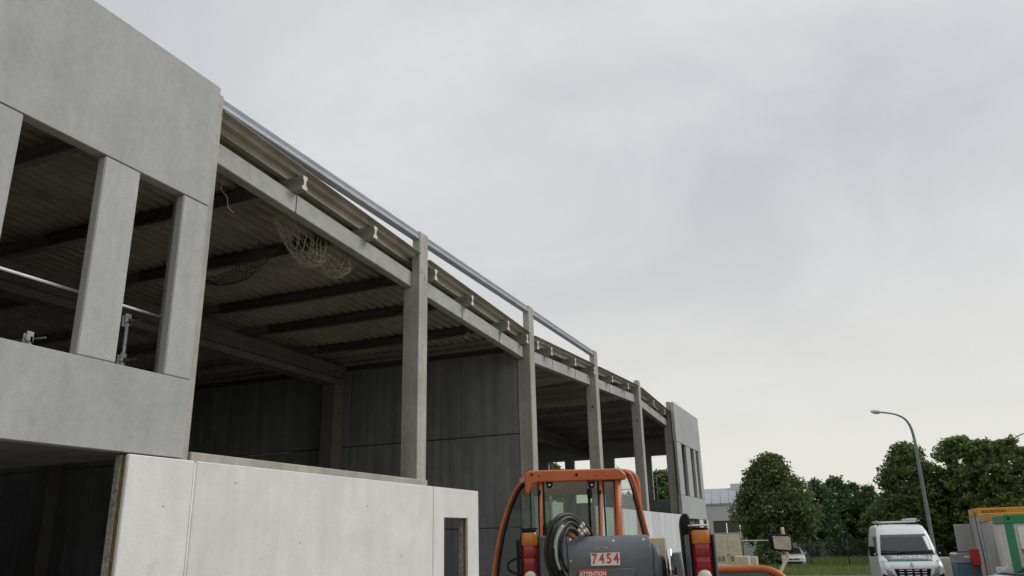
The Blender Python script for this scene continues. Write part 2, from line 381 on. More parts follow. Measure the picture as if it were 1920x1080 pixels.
# ---- facade beams resting behind the stubs
bay_edges = [(Y_START + 0.3, 7.45)] + [((COLR[i] - CW / 2), (COLR[i + 1] - CW / 2)) for i in range(5)] + [(COLR[5] - CW / 2, Y_END - 0.2)]
for i, (a, b) in enumerate(bay_edges):
    a2, b2 = a + 0.005, b - 0.005
    za_, zb_ = zb(a2), zb(b2)
    V = []
    for (x, y, z) in [(XSI, a2, za_), (XSI, b2, zb_), (XSI, b2, zb_ + 0.33), (XSI, a2, za_ + 0.33)]:
        V.append((x - 0.004, y, z))
    V += [(XBI, y, z) for (x, y, z) in [(0, a2, za_), (0, b2, zb_), (0, b2, zb_ + 0.33), (0, a2, za_ + 0.33)]]
    bm = bmesh.new(); vs = [bm.verts.new(v) for v in V]
    for f in ((0, 1, 2, 3), (7, 6, 5, 4), (0, 4, 5, 1), (1, 5, 6, 2), (2, 6, 7, 3), (3, 7, 4, 0)): bm.faces.new([vs[k] for k in f])
    bmesh.ops.recalc_face_normals(bm, faces=bm.faces)
    bmesh.ops.bevel(bm, geom=list(bm.edges), offset=0.012, segments=1, affect='EDGES')
    bo = from_bm('beam', bm, 'concrete_beam', B)
    if 1 <= i <= 4:
        for t in (0.35, 0.70):
            y = a + (b - a) * t
            if i == 1 and t > 0.5: continue
            z = zb(y)
            box('tie_wire', XSI - 0.003, XSI + 0.004, y, y + 0.012, z - 0.003, z + 0.333, 'dark', bo)

# ---- purlins: I sections running back into the building
def purlin_poly(y, z0):
    h = 0.245
    return [(y - 0.065, z0), (y + 0.065, z0), (y + 0.065, z0 + 0.055), (y + 0.028, z0 + 0.085), (y + 0.026, z0 + 0.15), (y + 0.055, z0 + 0.20),
            (y + 0.055, z0 + h), (y - 0.055, z0 + h), (y - 0.055, z0 + 0.20), (y - 0.026, z0 + 0.15), (y - 0.028, z0 + 0.085), (y - 0.065, z0 + 0.055)]
PUR = [1.6, 3.6, 5.5, 7.10, 9.52, 11.66, 14.05, 15.85, 17.98, 19.28, 20.08, 21.2, 23.4, 25.45, 27.7, 29.95, 31.75, 34.3, 36.5, 38.9, 41.0, 43.2]
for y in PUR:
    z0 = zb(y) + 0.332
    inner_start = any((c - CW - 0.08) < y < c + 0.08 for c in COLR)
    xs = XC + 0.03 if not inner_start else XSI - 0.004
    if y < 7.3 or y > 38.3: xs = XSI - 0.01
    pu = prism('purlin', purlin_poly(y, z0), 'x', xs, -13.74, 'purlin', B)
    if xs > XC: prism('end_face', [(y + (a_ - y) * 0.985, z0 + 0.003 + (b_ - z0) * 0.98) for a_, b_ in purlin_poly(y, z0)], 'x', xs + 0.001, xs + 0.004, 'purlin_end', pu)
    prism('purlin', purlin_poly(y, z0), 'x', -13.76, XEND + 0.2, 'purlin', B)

# ---- corrugated steel deck, ribs run along the facade
def deck_profile(x0, x1, pitch=0.25, dep=0.125):
    """list of (x, dz) from x0 (outer) towards x1 (inner, more negative)"""
    P = []; x = x0
    while x > x1 + 1e-6:
        for dx_, dz_ in ((0, dep), (-0.10, dep), (-0.12, 0), (-0.23, 0)):
            if x + dx_ >= x1: P.append((x + dx_, dz_))
        x -= pitch
    return P
def deck(name, x0, x1, y0, y1):
    prof = deck_profile(x0, x1); ys = [y0] + [n_[0] for n_ in _nodes if y0 + 0.01 < n_[0] < y1 - 0.01] + [y1]
    V = []; Fc = []; n = len(prof)
    for y in ys:
        base = zb(y) + 0.332 + 0.247
        V += [(x, y, base + dz_) for x, dz_ in prof]
    for j in range(len(ys) - 1):
        for k in range(n - 1):
            a = j * n + k; Fc.append((a, a + 1, a + 1 + n, a + n))
    o = obj(name, V, Fc, 'deck', B)
    md = o.modifiers.new('thickness', 'SOLIDIFY'); md.thickness = 0.003; md.offset = 1
    return o
be = [Y_START + 0.12] + [c - CW / 2 for c in COLR] + [Y_END - 0.12]
for a, b in zip(be, be[1:]):
    deck('roof_deck_sheet', XSI - 0.006, XEND, a, b)
for i in range(5):
    a, b = COLR[i] + 0.002, COLR[i + 1] - CW - 0.002
    # edge sheet: outer flange, web, inner trough
    V = []; Fc = []
    prof = [(XC - 0.002 + 0.05, 0.105), (XC - 0.07, 0.10), (XC - 0.10, 0.04), (XC - 0.172, 0.03)]
    for y in (a, b):
        V += [(x, y, zb(y) + 0.585 + dz_) for x, dz_ in prof]
    n = len(prof)
    for k in range(n - 1): Fc.append((k, k + 1, k + 1 + n, k + n))
    o = obj('roof_edge_sheet', V, Fc, 'deck', B)
    md = o.modifiers.new('thickness', 'SOLIDIFY'); md.thickness = 0.006; md.offset = 1

# ---- galvanised parapet tube between the first four columns
for i in range(3):
    a, b = COLR[i] - 0.02, COLR[i + 1] - CW + 0.004
    if i > 0: a = COLR[i] - 0.004
    prism('parapet_rail', [(-7.78, 7.76), (-7.64, 7.76), (-7.63, 7.775), (-7.645, 7.84), (-7.63, 7.90), (-7.645, 7.925), (-7.77, 7.93), (-7.785, 7.91)], 'y', a, b, 'rail', B)

# ---- inner girders and inner columns
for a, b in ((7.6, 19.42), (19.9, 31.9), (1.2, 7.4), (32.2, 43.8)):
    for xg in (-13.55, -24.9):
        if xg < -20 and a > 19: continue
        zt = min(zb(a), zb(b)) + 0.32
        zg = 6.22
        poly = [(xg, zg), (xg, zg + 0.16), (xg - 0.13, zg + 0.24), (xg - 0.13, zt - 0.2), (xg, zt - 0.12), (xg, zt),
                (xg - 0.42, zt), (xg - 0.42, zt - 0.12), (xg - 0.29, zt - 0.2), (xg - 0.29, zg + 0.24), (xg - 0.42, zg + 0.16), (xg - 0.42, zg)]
        prism('girder', poly, 'y', a, b, 'concrete_shaded', B)
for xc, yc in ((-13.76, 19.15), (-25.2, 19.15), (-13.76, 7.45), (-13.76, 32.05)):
    o = box('column', xc - 0.22, xc + 0.22, yc - 0.24, yc + 0.24, -1, 6.215, 'concrete_shaded', B, 0.012)
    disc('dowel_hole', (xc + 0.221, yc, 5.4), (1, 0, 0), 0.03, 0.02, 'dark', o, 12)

# ---- partition wall across the building, dark panels with open joints
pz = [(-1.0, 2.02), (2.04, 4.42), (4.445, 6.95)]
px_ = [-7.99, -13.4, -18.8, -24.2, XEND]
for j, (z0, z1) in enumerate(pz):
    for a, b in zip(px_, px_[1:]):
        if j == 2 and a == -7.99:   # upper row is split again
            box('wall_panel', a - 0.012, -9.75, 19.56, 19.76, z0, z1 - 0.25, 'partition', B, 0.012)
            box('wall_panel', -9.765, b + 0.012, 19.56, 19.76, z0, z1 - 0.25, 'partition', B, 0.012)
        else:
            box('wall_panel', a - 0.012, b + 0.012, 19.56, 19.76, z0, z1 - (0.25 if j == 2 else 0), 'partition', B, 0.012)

# ---- near block facade: parapet panel, piers, sill panel
box('parapet_panel', XP - 0.16, XP, Y_START, 7.33, 6.061, 7.87, 'concrete', B, 0.007)
box('sill_panel', XP - 0.16, XP, Y_START, 7.33, 2.745, 3.696, 'concrete', B, 0.007)
for a, b in ((0.9, 1.9), (2.9, 3.4), (4.1, 4.70), (5.71, 6.21), (6.90, 7.33)):
    o = box('pier', XP - 0.125, XP - 0.004, a, b, 3.70, 6.055, 'concrete', B, 0.015)
    box('pier_core', XP - 0.16, XP - 0.126, a + 0.03, b - 0.03, 3.70, 6.055, 'concrete_edge', o)
# floor of the near block
box('floor_slab', XEND + 0.2, XP - 0.18, Y_START + 0.2, 7.2, 2.78, 3.0, 'slab', B)

# ---- white lower wall of sandwich panels
def sandwich(y0, y1, z0, z1, mname, x_out=-7.345, name='wall_panel'):
    o = box(name, x_out - 0.055, x_out, y0, y1, z0, z1, mname, B, 0.012)
    box('insulation', x_out - 0.115, x_out - 0.056, y0 + 0.012, y1 - 0.012, z0, z1 - 0.01, 'insul', o)
    box('inner_leaf', x_out - 0.21, x_out - 0.116, y0 + 0.004, y1 - 0.004, z0, z1 - 0.004, 'rough_conc', o, 0.008)
    return o
sandwich(6.49, 7.472, -1, 2.725, 'white')
sandwich(7.505, 13.545, -1, 2.725, 'white')
# third panel carries a doorway: jambs and lintel
dpoly = [(13.56, -1), (13.99, -1), (13.99, 2.166), (15.02, 2.166), (15.02, -1), (15.53, -1), (15.53, 2.725), (13.56, 2.725)]
dp = prism('wall_panel', dpoly, 'x', -7.40, -7.345, 'white', B, bev=0.006)
ins = [(13.575, -1), (13.985, -1), (13.985, 2.172), (15.03, 2.172), (15.03, -1), (15.515, -1), (15.515, 2.71), (13.575, 2.71)]
prism('insulation', ins, 'x', -7.46, -7.401, 'insul', dp)
prism('inner_leaf', [(y + 0.004 * (1 if y < 14.5 else -1), z - 0.004) for y, z in dpoly], 'x', -7.555, -7.461, 'rough_conc', dp, bev=0.006)
# sealant bead in the wide joint
tube('sealant', [(-7.36, 7.489, -0.9), (-7.358, 7.489, 1.0), (-7.36, 7.489, 2.70)], 0.013, 'white', B, 6)
for y, z in ((7.05, 2.18), (9.6, 1.75), (11.3, 2.3), (12.4, 1.5), (8.2, 2.5)): disc('lifting_socket', (-7.3445, y, z), (1, 0, 0), 0.012, 0.004, 'rough_conc', B, 8)
# beige ledge behind the white wall top, flush with the columns
box('ledge', -7.76, -7.592, 7.64, 13.77, 2.45, 2.865, 'concrete_edge', B, 0.012)
# far run of lower wall panels
for a, b in ((20.1, 20.95), (23.95, 27.6), (27.62, 31.3), (31.32, 37.66)):
    sandwich(a, b, -1.2, 2.66, 'white_far')
# ---- far block facade
box('parapet_panel', XP - 0.16, XP, 37.68, 44.1, 6.03, 7.89, 'concrete', B, 0.012)
box('sill_panel', XP - 0.16, XP, 37.68, 44.1, 2.52, 3.56, 'concrete', B, 0.012)
for a, b in ((37.68, 38.75), (39.9, 41.05), (42.0, 42.5), (43.3, 44.1)):
    box('pier', XP - 0.125, XP - 0.004, a, b, 3.57, 6.02, 'concrete', B, 0.012)
sandwich(37.7, 38.9, -1.2, 2.5, 'white_far'); sandwich(41.6, 42.6, -1.2, 2.5, 'white_far'); sandwich(43.7, 44.1, -1.2, 2.5, 'white_far')
box('floor_slab', XEND + 0.2, XP - 0.18, 38.3, 43.85, 2.3, 2.5, 'slab', B)
# ---- end wall with window openings
ow = [(-9.0, -10.12), (-11.0, -12.24), (-13.6, -14.63), (-15.2, -16.21), (-17.6, -18.7), (-19.6, -20.7)]
box('sill_panel', XEND, XP - 0.17, 43.9, 44.08, -1.2, 3.65, 'concrete', B, 0.01)
box('parapet_panel', XEND, XP - 0.17, 43.9, 44.08, 6.02, 7.86, 'concrete', B, 0.01)
edges = [XP - 0.17] + [v for p in ow for v in p] + [XEND]
for a, b in zip(edges[0::2], edges[1::2]):
    box('pier', b, a, 43.9, 44.08, 3.652, 6.018, 'concrete', B, 0.01)
# ---- start wall and back wall
box('wall_panel', XEND, XP - 0.17, Y_START, Y_START + 0.18, -1, 7.85, 'concrete', B)
for k in range(8):
    a = Y_START + 0.2 + k * 5.4; b = min(a + 5.38, 43.88)
    for z0, z1 in ((-1, 2.02), (2.04, 4.42), (4.44, 6.6)):
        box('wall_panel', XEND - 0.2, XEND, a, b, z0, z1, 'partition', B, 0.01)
box('floor_slab', XEND, XP - 0.25, Y_START + 0.2, 43.88, -0.3, 0.02, 'slab', B)

# ================================================================== NETS, GUARD RAILS
def net(name, fn, nu, nv, r, m, parent=None, diag=False, jit=0.0, seed=1, sides=3):
    """strands over a surface fn(u,v)"""
    rnd = random.Random(seed)
    G = [[Vector(fn(i / nu, j / nv)) + Vector((rnd.uniform(-jit, jit), rnd.uniform(-jit, jit), rnd.uniform(-jit, jit))) for j in range(nv + 1)] for i in range(nu + 1)]
    parts = []
    if not diag:
        for i in range(nu + 1): parts.append(tube_data(G[i], r, sides, False))
        for j in range(nv + 1): parts.append(tube_data([G[i][j] for i in range(nu + 1)], r, sides, False))
    else:
        for s in range(-nv, nu + 1):
            a = [G[s + j][j] for j in range(nv + 1) if 0 <= s + j <= nu]
            if len(a) > 1: parts.append(tube_data(a, r, sides, False))
            a = [G[s + nv - j][j] for j in range(nv + 1) if 0 <= s + nv - j <= nu]
            if len(a) > 1: parts.append(tube_data(a, r, sides, False))
    V, Fc = join_data(parts)
    o = obj(name, V, Fc, m, parent, smooth=True)
    return o
# the two-lobed bag of net hanging behind the first beam
def bag(u, v):
    y = 9.75 + 2.2 * u
    top = zb(y) + 0.10
    lobe = 0.56 * max(0, math.sin(PI * min(u / 0.68, 1))) ** 0.75 if u < 0.68 else 0
    lobe2 = 0.50 * max(0, math.sin(PI * (u - 0.5) / 0.5)) ** 0.7 if u > 0.5 else 0
    dep = max(lobe, lobe2) + 0.04
    a = v * PI
    return (-8.28 - 0.24 * math.cos(a) * (0.4 + dep), y + 0.10 * math.sin(a) * math.sin(6 * u), top - dep * math.sin(a) ** 0.8)
o = net('safety_net', bag, 20, 10, 0.0048, 'net', None, jit=0.028, seed=3)
tag(o, 'pale knotted safety net sagging in two lobes behind the first roof beam', 'net')
# loose end of cord
tag(tube('loose_cord', smooth_path([(-8.15, 8.35, 7.15), (-8.12, 8.3, 7.0), (-8.16, 8.28, 6.88), (-8.1, 8.36, 6.75), (-8.12, 8.42, 6.62), (-8.08, 8.5, 6.55)]), 0.005, 'net', None, 5),
    'loose frayed cord dangling under roof beam beside the near block', 'cord')
tag(tube('cord_loop', smooth_path([(-8.15, 16.7, 6.62), (-8.13, 16.75, 6.5), (-8.18, 16.65, 6.42), (-8.12, 16.6, 6.5), (-8.1, 16.7, 6.56), (-8.2, 16.9, 6.6)]), 0.007, 'net', None, 5),
    'small pale cord loop hanging below the second bay beam', 'cord')
# bundled nets along the purlins inside; dense dark cord also mimics shade on them
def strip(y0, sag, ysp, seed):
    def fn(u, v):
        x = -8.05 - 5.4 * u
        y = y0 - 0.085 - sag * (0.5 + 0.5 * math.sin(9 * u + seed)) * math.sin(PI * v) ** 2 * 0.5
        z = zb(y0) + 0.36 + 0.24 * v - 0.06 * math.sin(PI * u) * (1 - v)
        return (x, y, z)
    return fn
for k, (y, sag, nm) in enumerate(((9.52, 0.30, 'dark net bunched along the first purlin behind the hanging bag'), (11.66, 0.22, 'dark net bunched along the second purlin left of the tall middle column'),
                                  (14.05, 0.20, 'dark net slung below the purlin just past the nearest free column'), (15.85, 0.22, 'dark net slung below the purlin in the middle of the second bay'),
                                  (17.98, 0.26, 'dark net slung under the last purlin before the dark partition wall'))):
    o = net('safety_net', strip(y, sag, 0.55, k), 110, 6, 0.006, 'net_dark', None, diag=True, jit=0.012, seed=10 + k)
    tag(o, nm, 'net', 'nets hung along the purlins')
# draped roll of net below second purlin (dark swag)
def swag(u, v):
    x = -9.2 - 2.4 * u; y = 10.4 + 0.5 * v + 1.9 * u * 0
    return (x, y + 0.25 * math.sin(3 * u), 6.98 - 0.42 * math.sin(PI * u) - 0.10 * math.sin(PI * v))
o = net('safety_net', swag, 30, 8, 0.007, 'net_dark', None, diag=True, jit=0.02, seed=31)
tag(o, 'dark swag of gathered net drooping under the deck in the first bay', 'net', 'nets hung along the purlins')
# far bays: nets seen as a grey veil
for k, (y0, y1, nm) in enumerate(((20.2, 25.6, 'fine net stretched under the roof deck in the third bay'), (26.0, 31.7, 'fine net stretched under the roof deck in the fourth bay'))):
    def fn(u, v, y0=y0, y1=y1):
        y = y0 + (y1 - y0) * u
        return (-8.1 - 5.2 * v, y, zb(y) + 0.22 - 0.16 * math.sin(PI * u) - 0.12 * math.sin(PI * v))
    o = net('safety_net', fn, 30, 28, 0.004, 'net', None, diag=True, seed=40 + k)
    tag(o, nm, 'net', 'nets stretched below the far roof bays')

# guard rail behind the near windows
g = thing('guard_rail', 'galvanised tube guard rail behind the near window piers', 'railing', (-7.75, 3.0, 3.0))
tube('top_rail', [(0, -1.8, 1.487), (0, 4.13, 1.50)], 0.018, 'steel', g, 10)
def clamp_post(label, y, x, h, zlow):
    t = thing('clamp_post', label, 'railing post', (x, y, 3.0), 0, 'edge protection posts in the near windows')
    tube('pole', [(0, 0, 0), (0, 0, h)], 0.020, 'steel', t, 8)
    for z in ([h - 0.03] + ([zlow] if zlow else [])):
        bm = bmesh.new()
        bm_box(bm, -0.03, -0.018, -0.06, 0.02, z - 0.085, z + 0.055)
        bm_box(bm, 0.02, 0.034, -0.06, 0.02, z - 0.03, z + 0.075)
        bm_box(bm, -0.03, 0.034, -0.015, 0.015, z - 0.03, z + 0.02)
        bm_box(bm, -0.03, 0.034, 0.0, 0.014, z - 0.075, z - 0.055)
        from_bm('clamp', bm, 'steel', t)
    for z in ([h - 0.02] + ([zlow + 0.0] if zlow else [])):
        tube('arm', [(-1.1 if not zlow else -0.45, -0.2, z - 0.03), (0.0, 0.02, z - 0.01), (0.09, 0.13, z + 0.02)], 0.013, 'post', t, 6)
    return t
clamp_post('chrome clamp post with two brackets in the window beside corner pier', 6.97, -8.2, 1.52, 0.98)
clamp_post('chrome clamp bracket just showing above the sill left of the middle pier', 5.72, -8.2, 1.0, None)
g2 = thing('guard_rail', 'thin steel guard rail across the far end window opening', 'railing', (0, 43.6, 2.5))
for z in (1.77, 2.4): tube('rail', [(-8.6, 0, z), (-13.0, 0, z)], 0.024, 'galv', g2, 6)
for x in (-9.2, -9.85, -10.5, -11.9): tube('post', [(x, 0.03, 0), (x, 0.03, 2.45)], 0.022, 'galv', g2, 6)
# ================================================================== TELEHANDLER
TO = _f0 * 6.4 + _r0 * 0.8
TH = thing('telehandler', 'orange and dark grey telehandler parked with its rear towards the viewer', 'telehandler', (TO.x, TO.y, 0), YAW)
def T(px, py, D):
    d = raydir(px, py); t = D / d.dot(_f0); p = CP + d * t
    return Vector((p.dot(_r0) - 0.8, D - 6.4, p.z))
DR, DH, DF = 7.35, 7.95, 8.75                # cab rear frame, side hoop, front of cab (distance ahead of the camera)

# --- wheels and chassis (mostly below the picture)
def wheel(parent, c, r, wdt, name='wheel', m='rubber', rim='cream'):
    V = []; n = 28
    prof = [(0.55 * r, -wdt * 0.42), (0.92 * r, -wdt * 0.5), (r, -wdt * 0.36), (r, wdt * 0.36), (0.92 * r, wdt * 0.5), (0.55 * r, wdt * 0.42)]
    for k in range(n):
        a = 2 * PI * k / n
        for pr, px in prof: V.append((c[0] + px, c[1] + pr * math.cos(a), c[2] + pr * math.sin(a)))
    q = len(prof); Fc = []
    for k in range(n):
        for j in range(q):
            Fc.append((k * q + j, k * q + (j + 1) % q, ((k + 1) % n) * q + (j + 1) % q, ((k + 1) % n) * q + j))
    w_ = obj(name, V, Fc, m, parent, smooth=False)
    tube('rim', [(c[0] - wdt * 0.3, c[1], c[2]), (c[0] + wdt * 0.3, c[1], c[2])], 0.56 * r, rim, w_, 20)
    return w_
for x in (-0.72, 1.05):
    for y in (0.55, 2.9): wheel(TH, (x, y, 0.5), 0.5, 0.38)
box('chassis', -0.45, 0.75, -0.05, 3.5, 0.45, 0.95, 'grey_paint', TH, 0.04)

# --- cab: roof with deep orange rear visor
a = T(986, 884, DR); b = T(1168, 879, DR); lo_l = T(986, 905, DR); lo_r = T(1160, 897, DR)
zt, zl = (a.z + b.z) / 2, (lo_l.z + lo_r.z) / 2
xl, xr = a.x, b.x
# visor: front view outline with a hooked left end
vis = [(xl + 0.02, zt), (xr - 0.04, zt), (xr + 0.02, zt - 0.05), (xr + 0.02, zl - 0.005), (xl + 0.10, zl - 0.012), (xl + 0.055, zl - 0.03), (xl + 0.025, zl - 0.115), (xl - 0.012, zl - 0.10), (xl - 0.012, zt - 0.03)]
visor = prism('visor', vis, 'y', DR - 6.4 - 0.05, DR - 6.4 + 0.03, 'orange', TH, bev=0.010)
for px in (997, 1011, 1081, 1119, 1137):
    p = T(px, 890, DR - 0.05); r = 0.012 if px != 1081 else 0.013
    disc('bolt', (p.x, p.y, p.z), (0, 1, 0), r, 0.016, 'black' if px in (997, 1081) else 'orange', visor, 10)
# roof shell
yr0, yf0 = DR - 6.4 + 0.02, DF - 6.4 + 0.1
V = []; Fc = []
st = [(yr0, zt - 0.015, zl, 0.0), (yr0 + 0.15, zt + 0.02, zl + 0.02, 0.01), (yr0 + 0.6, zt + 0.035, zl + 0.02, 0.06), (yr0 + 1.1, zt + 0.02, zl, 0.06), (yf0, zt - 0.05, zl - 0.05, 0.02)]
for y, z1, z0, ex in st:
    x0, x1 = xl - ex, xr + ex
    V += [(x0, y, z0), (x0, y, z1 - 0.05), (x0 + 0.05, y, z1), (x1 - 0.05, y, z1), (x1, y, z1 - 0.05), (x1, y, z0)]
for i in range(len(st) - 1):
    for k in range(6):
        p_ = i * 6 + k; q_ = i * 6 + (k + 1) % 6
        Fc.append((p_, q_, q_ + 6, p_ + 6))
Fc += [tuple(range(6))[::-1], tuple(range(24, 30))]
obj('roof', V, Fc, 'orange', TH)
# rear pillars
def bar(name, p0, p1, w_, d_, m, parent=TH):
    p0 = Vector(p0); p1 = Vector(p1)
    V = []
    for p in (p0, p1):
        V += [(p.x - w_ / 2, p.y - d_ / 2, p.z), (p.x + w_ / 2, p.y - d_ / 2, p.z), (p.x + w_ / 2, p.y + d_ / 2, p.z), (p.x - w_ / 2, p.y + d_ / 2, p.z)]
    bm = bmesh.new(); vs = [bm.verts.new(v) for v in V]
    for f in ((0, 3, 2, 1), (4, 5, 6, 7), (0, 1, 5, 4), (1, 2, 6, 5), (2, 3, 7, 6), (3, 0, 4, 7)): bm.faces.new([vs[k] for k in f])
    bmesh.ops.recalc_face_normals(bm, faces=bm.faces)
    bmesh.ops.bevel(bm, geom=list(bm.edges), offset=min(w_, d_) * 0.25, segments=2, affect='EDGES')
    return from_bm(name, bm, m, parent, True)
ZB = 1.15
def down(px0, py0, px1, py1, D, z=ZB):
    p0 = T(px0, py0, D); p1 = T(px1, py1, D); t = (z - p0.z) / (p1.z - p0.z)
    return p0, p0 + (p1 - p0) * t
for (ax, bx, wd) in ((1013, 1014, 0.034), (1125, 1126, 0.036), (1156, 1160, 0.07)):
    p0, p1 = down(ax, 893, bx, 1005, DR); bar('pillar', p0, p1, wd, 0.06, 'orange')
# curved side hoops
lp = [(993, 896), (983, 902), (968, 917), (955, 945), (944, 978), (936, 1012), (930, 1048), (926, 1085), (924, 1120)]
rp = [(1163, 882), (1178, 887), (1187, 902), (1195, 930), (1202, 958), (1209, 985), (1216, 1012), (1221, 1050), (1224, 1100)]
LH = [T(x, y, DH) for x, y in lp]; RH = [T(x, y, DH) for x, y in rp]
LHs = smooth_path(LH, 4); RHs = smooth_path(RH, 4)
tube('hoop', LHs, 0.020, 'orange', TH, 8); tube('hoop', RHs, 0.019, 'orange', TH, 8)
# black seal just inside each hoop
tube('seal', [p + Vector((0.035, -0.02, -0.012)) for p in LHs], 0.014, 'black', TH, 6)
tube('seal', [p + Vector((-0.032, -0.02, -0.012)) for p in RHs], 0.012, 'black', TH, 6)
# front quarter arch on the right side (seen beyond the hoop)
tube('hoop', smooth_path([T(1170, 884, DF), T(1186, 889, DF), T(1194, 903, DF), T(1197, 935, DF), T(1200, 990, DF), T(1203, 1050, DF)], 4), 0.03, 'orange', TH, 8)
# side glass: ruled surface between the rear pillar and the hoop
def ruled(name, A, Bp, m):
    V = []; Fc = []
    for p, q in zip(A, Bp): V += [p, q]
    for i in range(len(A) - 1): Fc.append((2 * i, 2 * i + 1, 2 * i + 3, 2 * i + 2))
    return obj(name, V, Fc, m, TH, smooth=True)
def pillar_line(px, D, zs): 
    return [Vector((T(px, 980, D).x, D - 6.4, z)) for z in zs]
zs = [p.z for p in LH]
ruled('side_window', pillar_line(1009, DR + 0.01, zs), [p + Vector((0.02, 0, 0)) for p in LH], 'glass_side')
zs = [p.z for p in RH]
ruled('side_window', pillar_line(1162, DR + 0.01, zs), [p + Vector((-0.02, 0, 0)) for p in RH], 'glass_side')
# rear panes
def pane(name, px0, px1, py0, D, m, z0=ZB, thick=0.005):
    p = T(px0, py0, D); q = T(px1, py0, D)
    return box(name, p.x, q.x, D - 6.4 - thick / 2, D - 6.4 + thick / 2, z0, p.z, m, TH)
rw = pane('rear_window', 1018, 1121, 898, DR - 0.01, 'glass_cab')
pane('rear_window', 1131, 1152, 903, DR - 0.01, 'glass_cab')
pane('rear_window', 994, 1009, 900, DR - 0.01, 'glass_cab')
# dark seals round the rear panes
def frame_seal(px0, px1, py0, D, w_=0.016):
    p = T(px0, py0, D); q = T(px1, py0, D); y = D - 6.4
    bm = bmesh.new()
    bm_box(bm, p.x - w_, p.x, y - 0.012, y + 0.012, ZB, p.z + w_); bm_box(bm, q.x, q.x + w_, y - 0.012, y + 0.012, ZB, p.z + w_); bm_box(bm, p.x, q.x, y - 0.012, y + 0.012, p.z, p.z + w_)
    from_bm('window_seal', bm, 'black', TH)
frame_seal(1020, 1119, 901, DR - 0.012, 0.014); frame_seal(1132, 1150, 903, DR - 0.012, 0.012); frame_seal(995, 1007, 903, DR - 0.012, 0.012)
# front windscreen, seat, steering wheel, console
p = T(1000, 900, DF); q = T(1165, 900, DF)
box('windscreen', p.x, q.x, DF - 6.4, DF - 6.4 + 0.006, 1.0, p.z, 'glass_cab', TH)
box('cab_floor', xl - 0.2, xr + 0.2, DR - 6.4, DF - 6.4, 0.85, 0.95, 'black', TH)
for s, xw in ((-1, xl - 0.17), (1, xr + 0.12)):
    box('lower_door', xw - 0.03, xw + 0.03, DR - 6.4 + 0.1, DF - 6.4, 0.75, 1.2, 'orange', TH, 0.02)
box('rear_panel', xl, xr, DR - 6.4 - 0.02, DR - 6.4 + 0.02, 0.7, ZB, 'grey_paint', TH, 0.01)
st_ = T(1052, 1010, 7.9)
sx = st_.x
bm = bmesh.new(); bm_box(bm, sx - 0.23, sx + 0.23, 1.5, 1.95, 1.15, 1.28); bm_box(bm, sx - 0.22, sx + 0.2, 1.45, 1.55, 1.2, 1.62)
bmesh.ops.bevel(bm, geom=list(bm.edges), offset=0.04, segments=2, affect='EDGES')
from_bm('driver_seat', bm, 'seat', TH, True)
sw = T(955, 1045, 8.35)
pts = [(sw.x + 0.17 + 0.19 * math.cos(2 * PI * k / 20), sw.y + 0.06 * math.sin(2 * PI * k / 20), 1.46 + 0.17 * math.sin(2 * PI * k / 20) * 0.5) for k in range(21)]
tube('steering_wheel', pts, 0.014, 'black', TH, 6, False)
tube('wiper', [T(1104, 922, DR - 0.03), T(1106, 960, DR - 0.03), T(1108, 1003, DR - 0.03)], [0.016, 0.011, 0.009], 'black', TH, 6)
box('wiper_motor', T(1101, 940, DR).x, T(1110, 940, DR).x, DR - 6.4 - 0.06, DR - 6.4 - 0.02, T(1100, 935, DR).z, T(1100, 916, DR).z, 'black', TH, 0.01)
# triangular black hinges
for px in (1030, 1109):
    c = T(px, 905, DR - 0.03)
    h = prism('hinge', [(c.x - 0.042, c.z + 0.035), (c.x + 0.042, c.z + 0.035), (c.x + 0.02, c.z - 0.045), (c.x - 0.02, c.z - 0.045)], 'y', c.y - 0.012, c.y + 0.012, 'black', TH, bev=0.004)
    disc('screw', (c.x, c.y - 0.014, c.z - 0.022), (0, 1, 0), 0.009, 0.008, 'steel', h, 8)
    for dx_ in (-0.028, 0.012): disc('bolt', (c.x + dx_, c.y - 0.002, c.z + 0.042), (1, 0, 0), 0.009, 0.03, 'steel', h, 8)
for px, py in ((1012, 923), (1125, 922)):
    c = T(px, py, DR - 0.04); box('catch', c.x - 0.02, c.x + 0.012, c.y - 0.02, c.y + 0.02, c.z - 0.018, c.z + 0.018, 'black', TH, 0.004)
# --- boom carriage: grey rounded housing across the back
DB = 6.25
c0 = T(1063, 1006, DB); c1 = T(1222, 1006, DB)
x0, x1 = c0.x, c1.x; ztop = c0.z
poly = []
R_ = 0.20
for k in range(0, 13):
    a = PI / 2 + PI / 2 * k / 12
    poly.append((0.22 + R_ * math.cos(a), ztop - R_ + R_ * math.sin(a)))
poly = [(0.9, ztop - 0.12), (0.55, ztop)] + poly
poly += [(0.02, ztop - 0.34), (-0.02, ztop - 0.36), (-0.02, ztop - 0.75), (0.25, 0.6), (0.9, 0.6)]
poly = [(y - 0.15, z) for y, z in poly]
hs = prism('boom_housing', poly, 'x', x0, x1, 'grey_paint', TH, smooth=False, bev=0.006)
for i_, p_ in enumerate(hs.data.polygons): p_.use_smooth = False
yb = -0.15 + 0.02                      # rear face of the housing
# left end cheek
prism('cheek', [(y, z) for y, z in poly], 'x', x0 - 0.012, x0 - 0.003, 'grey_paint', TH)
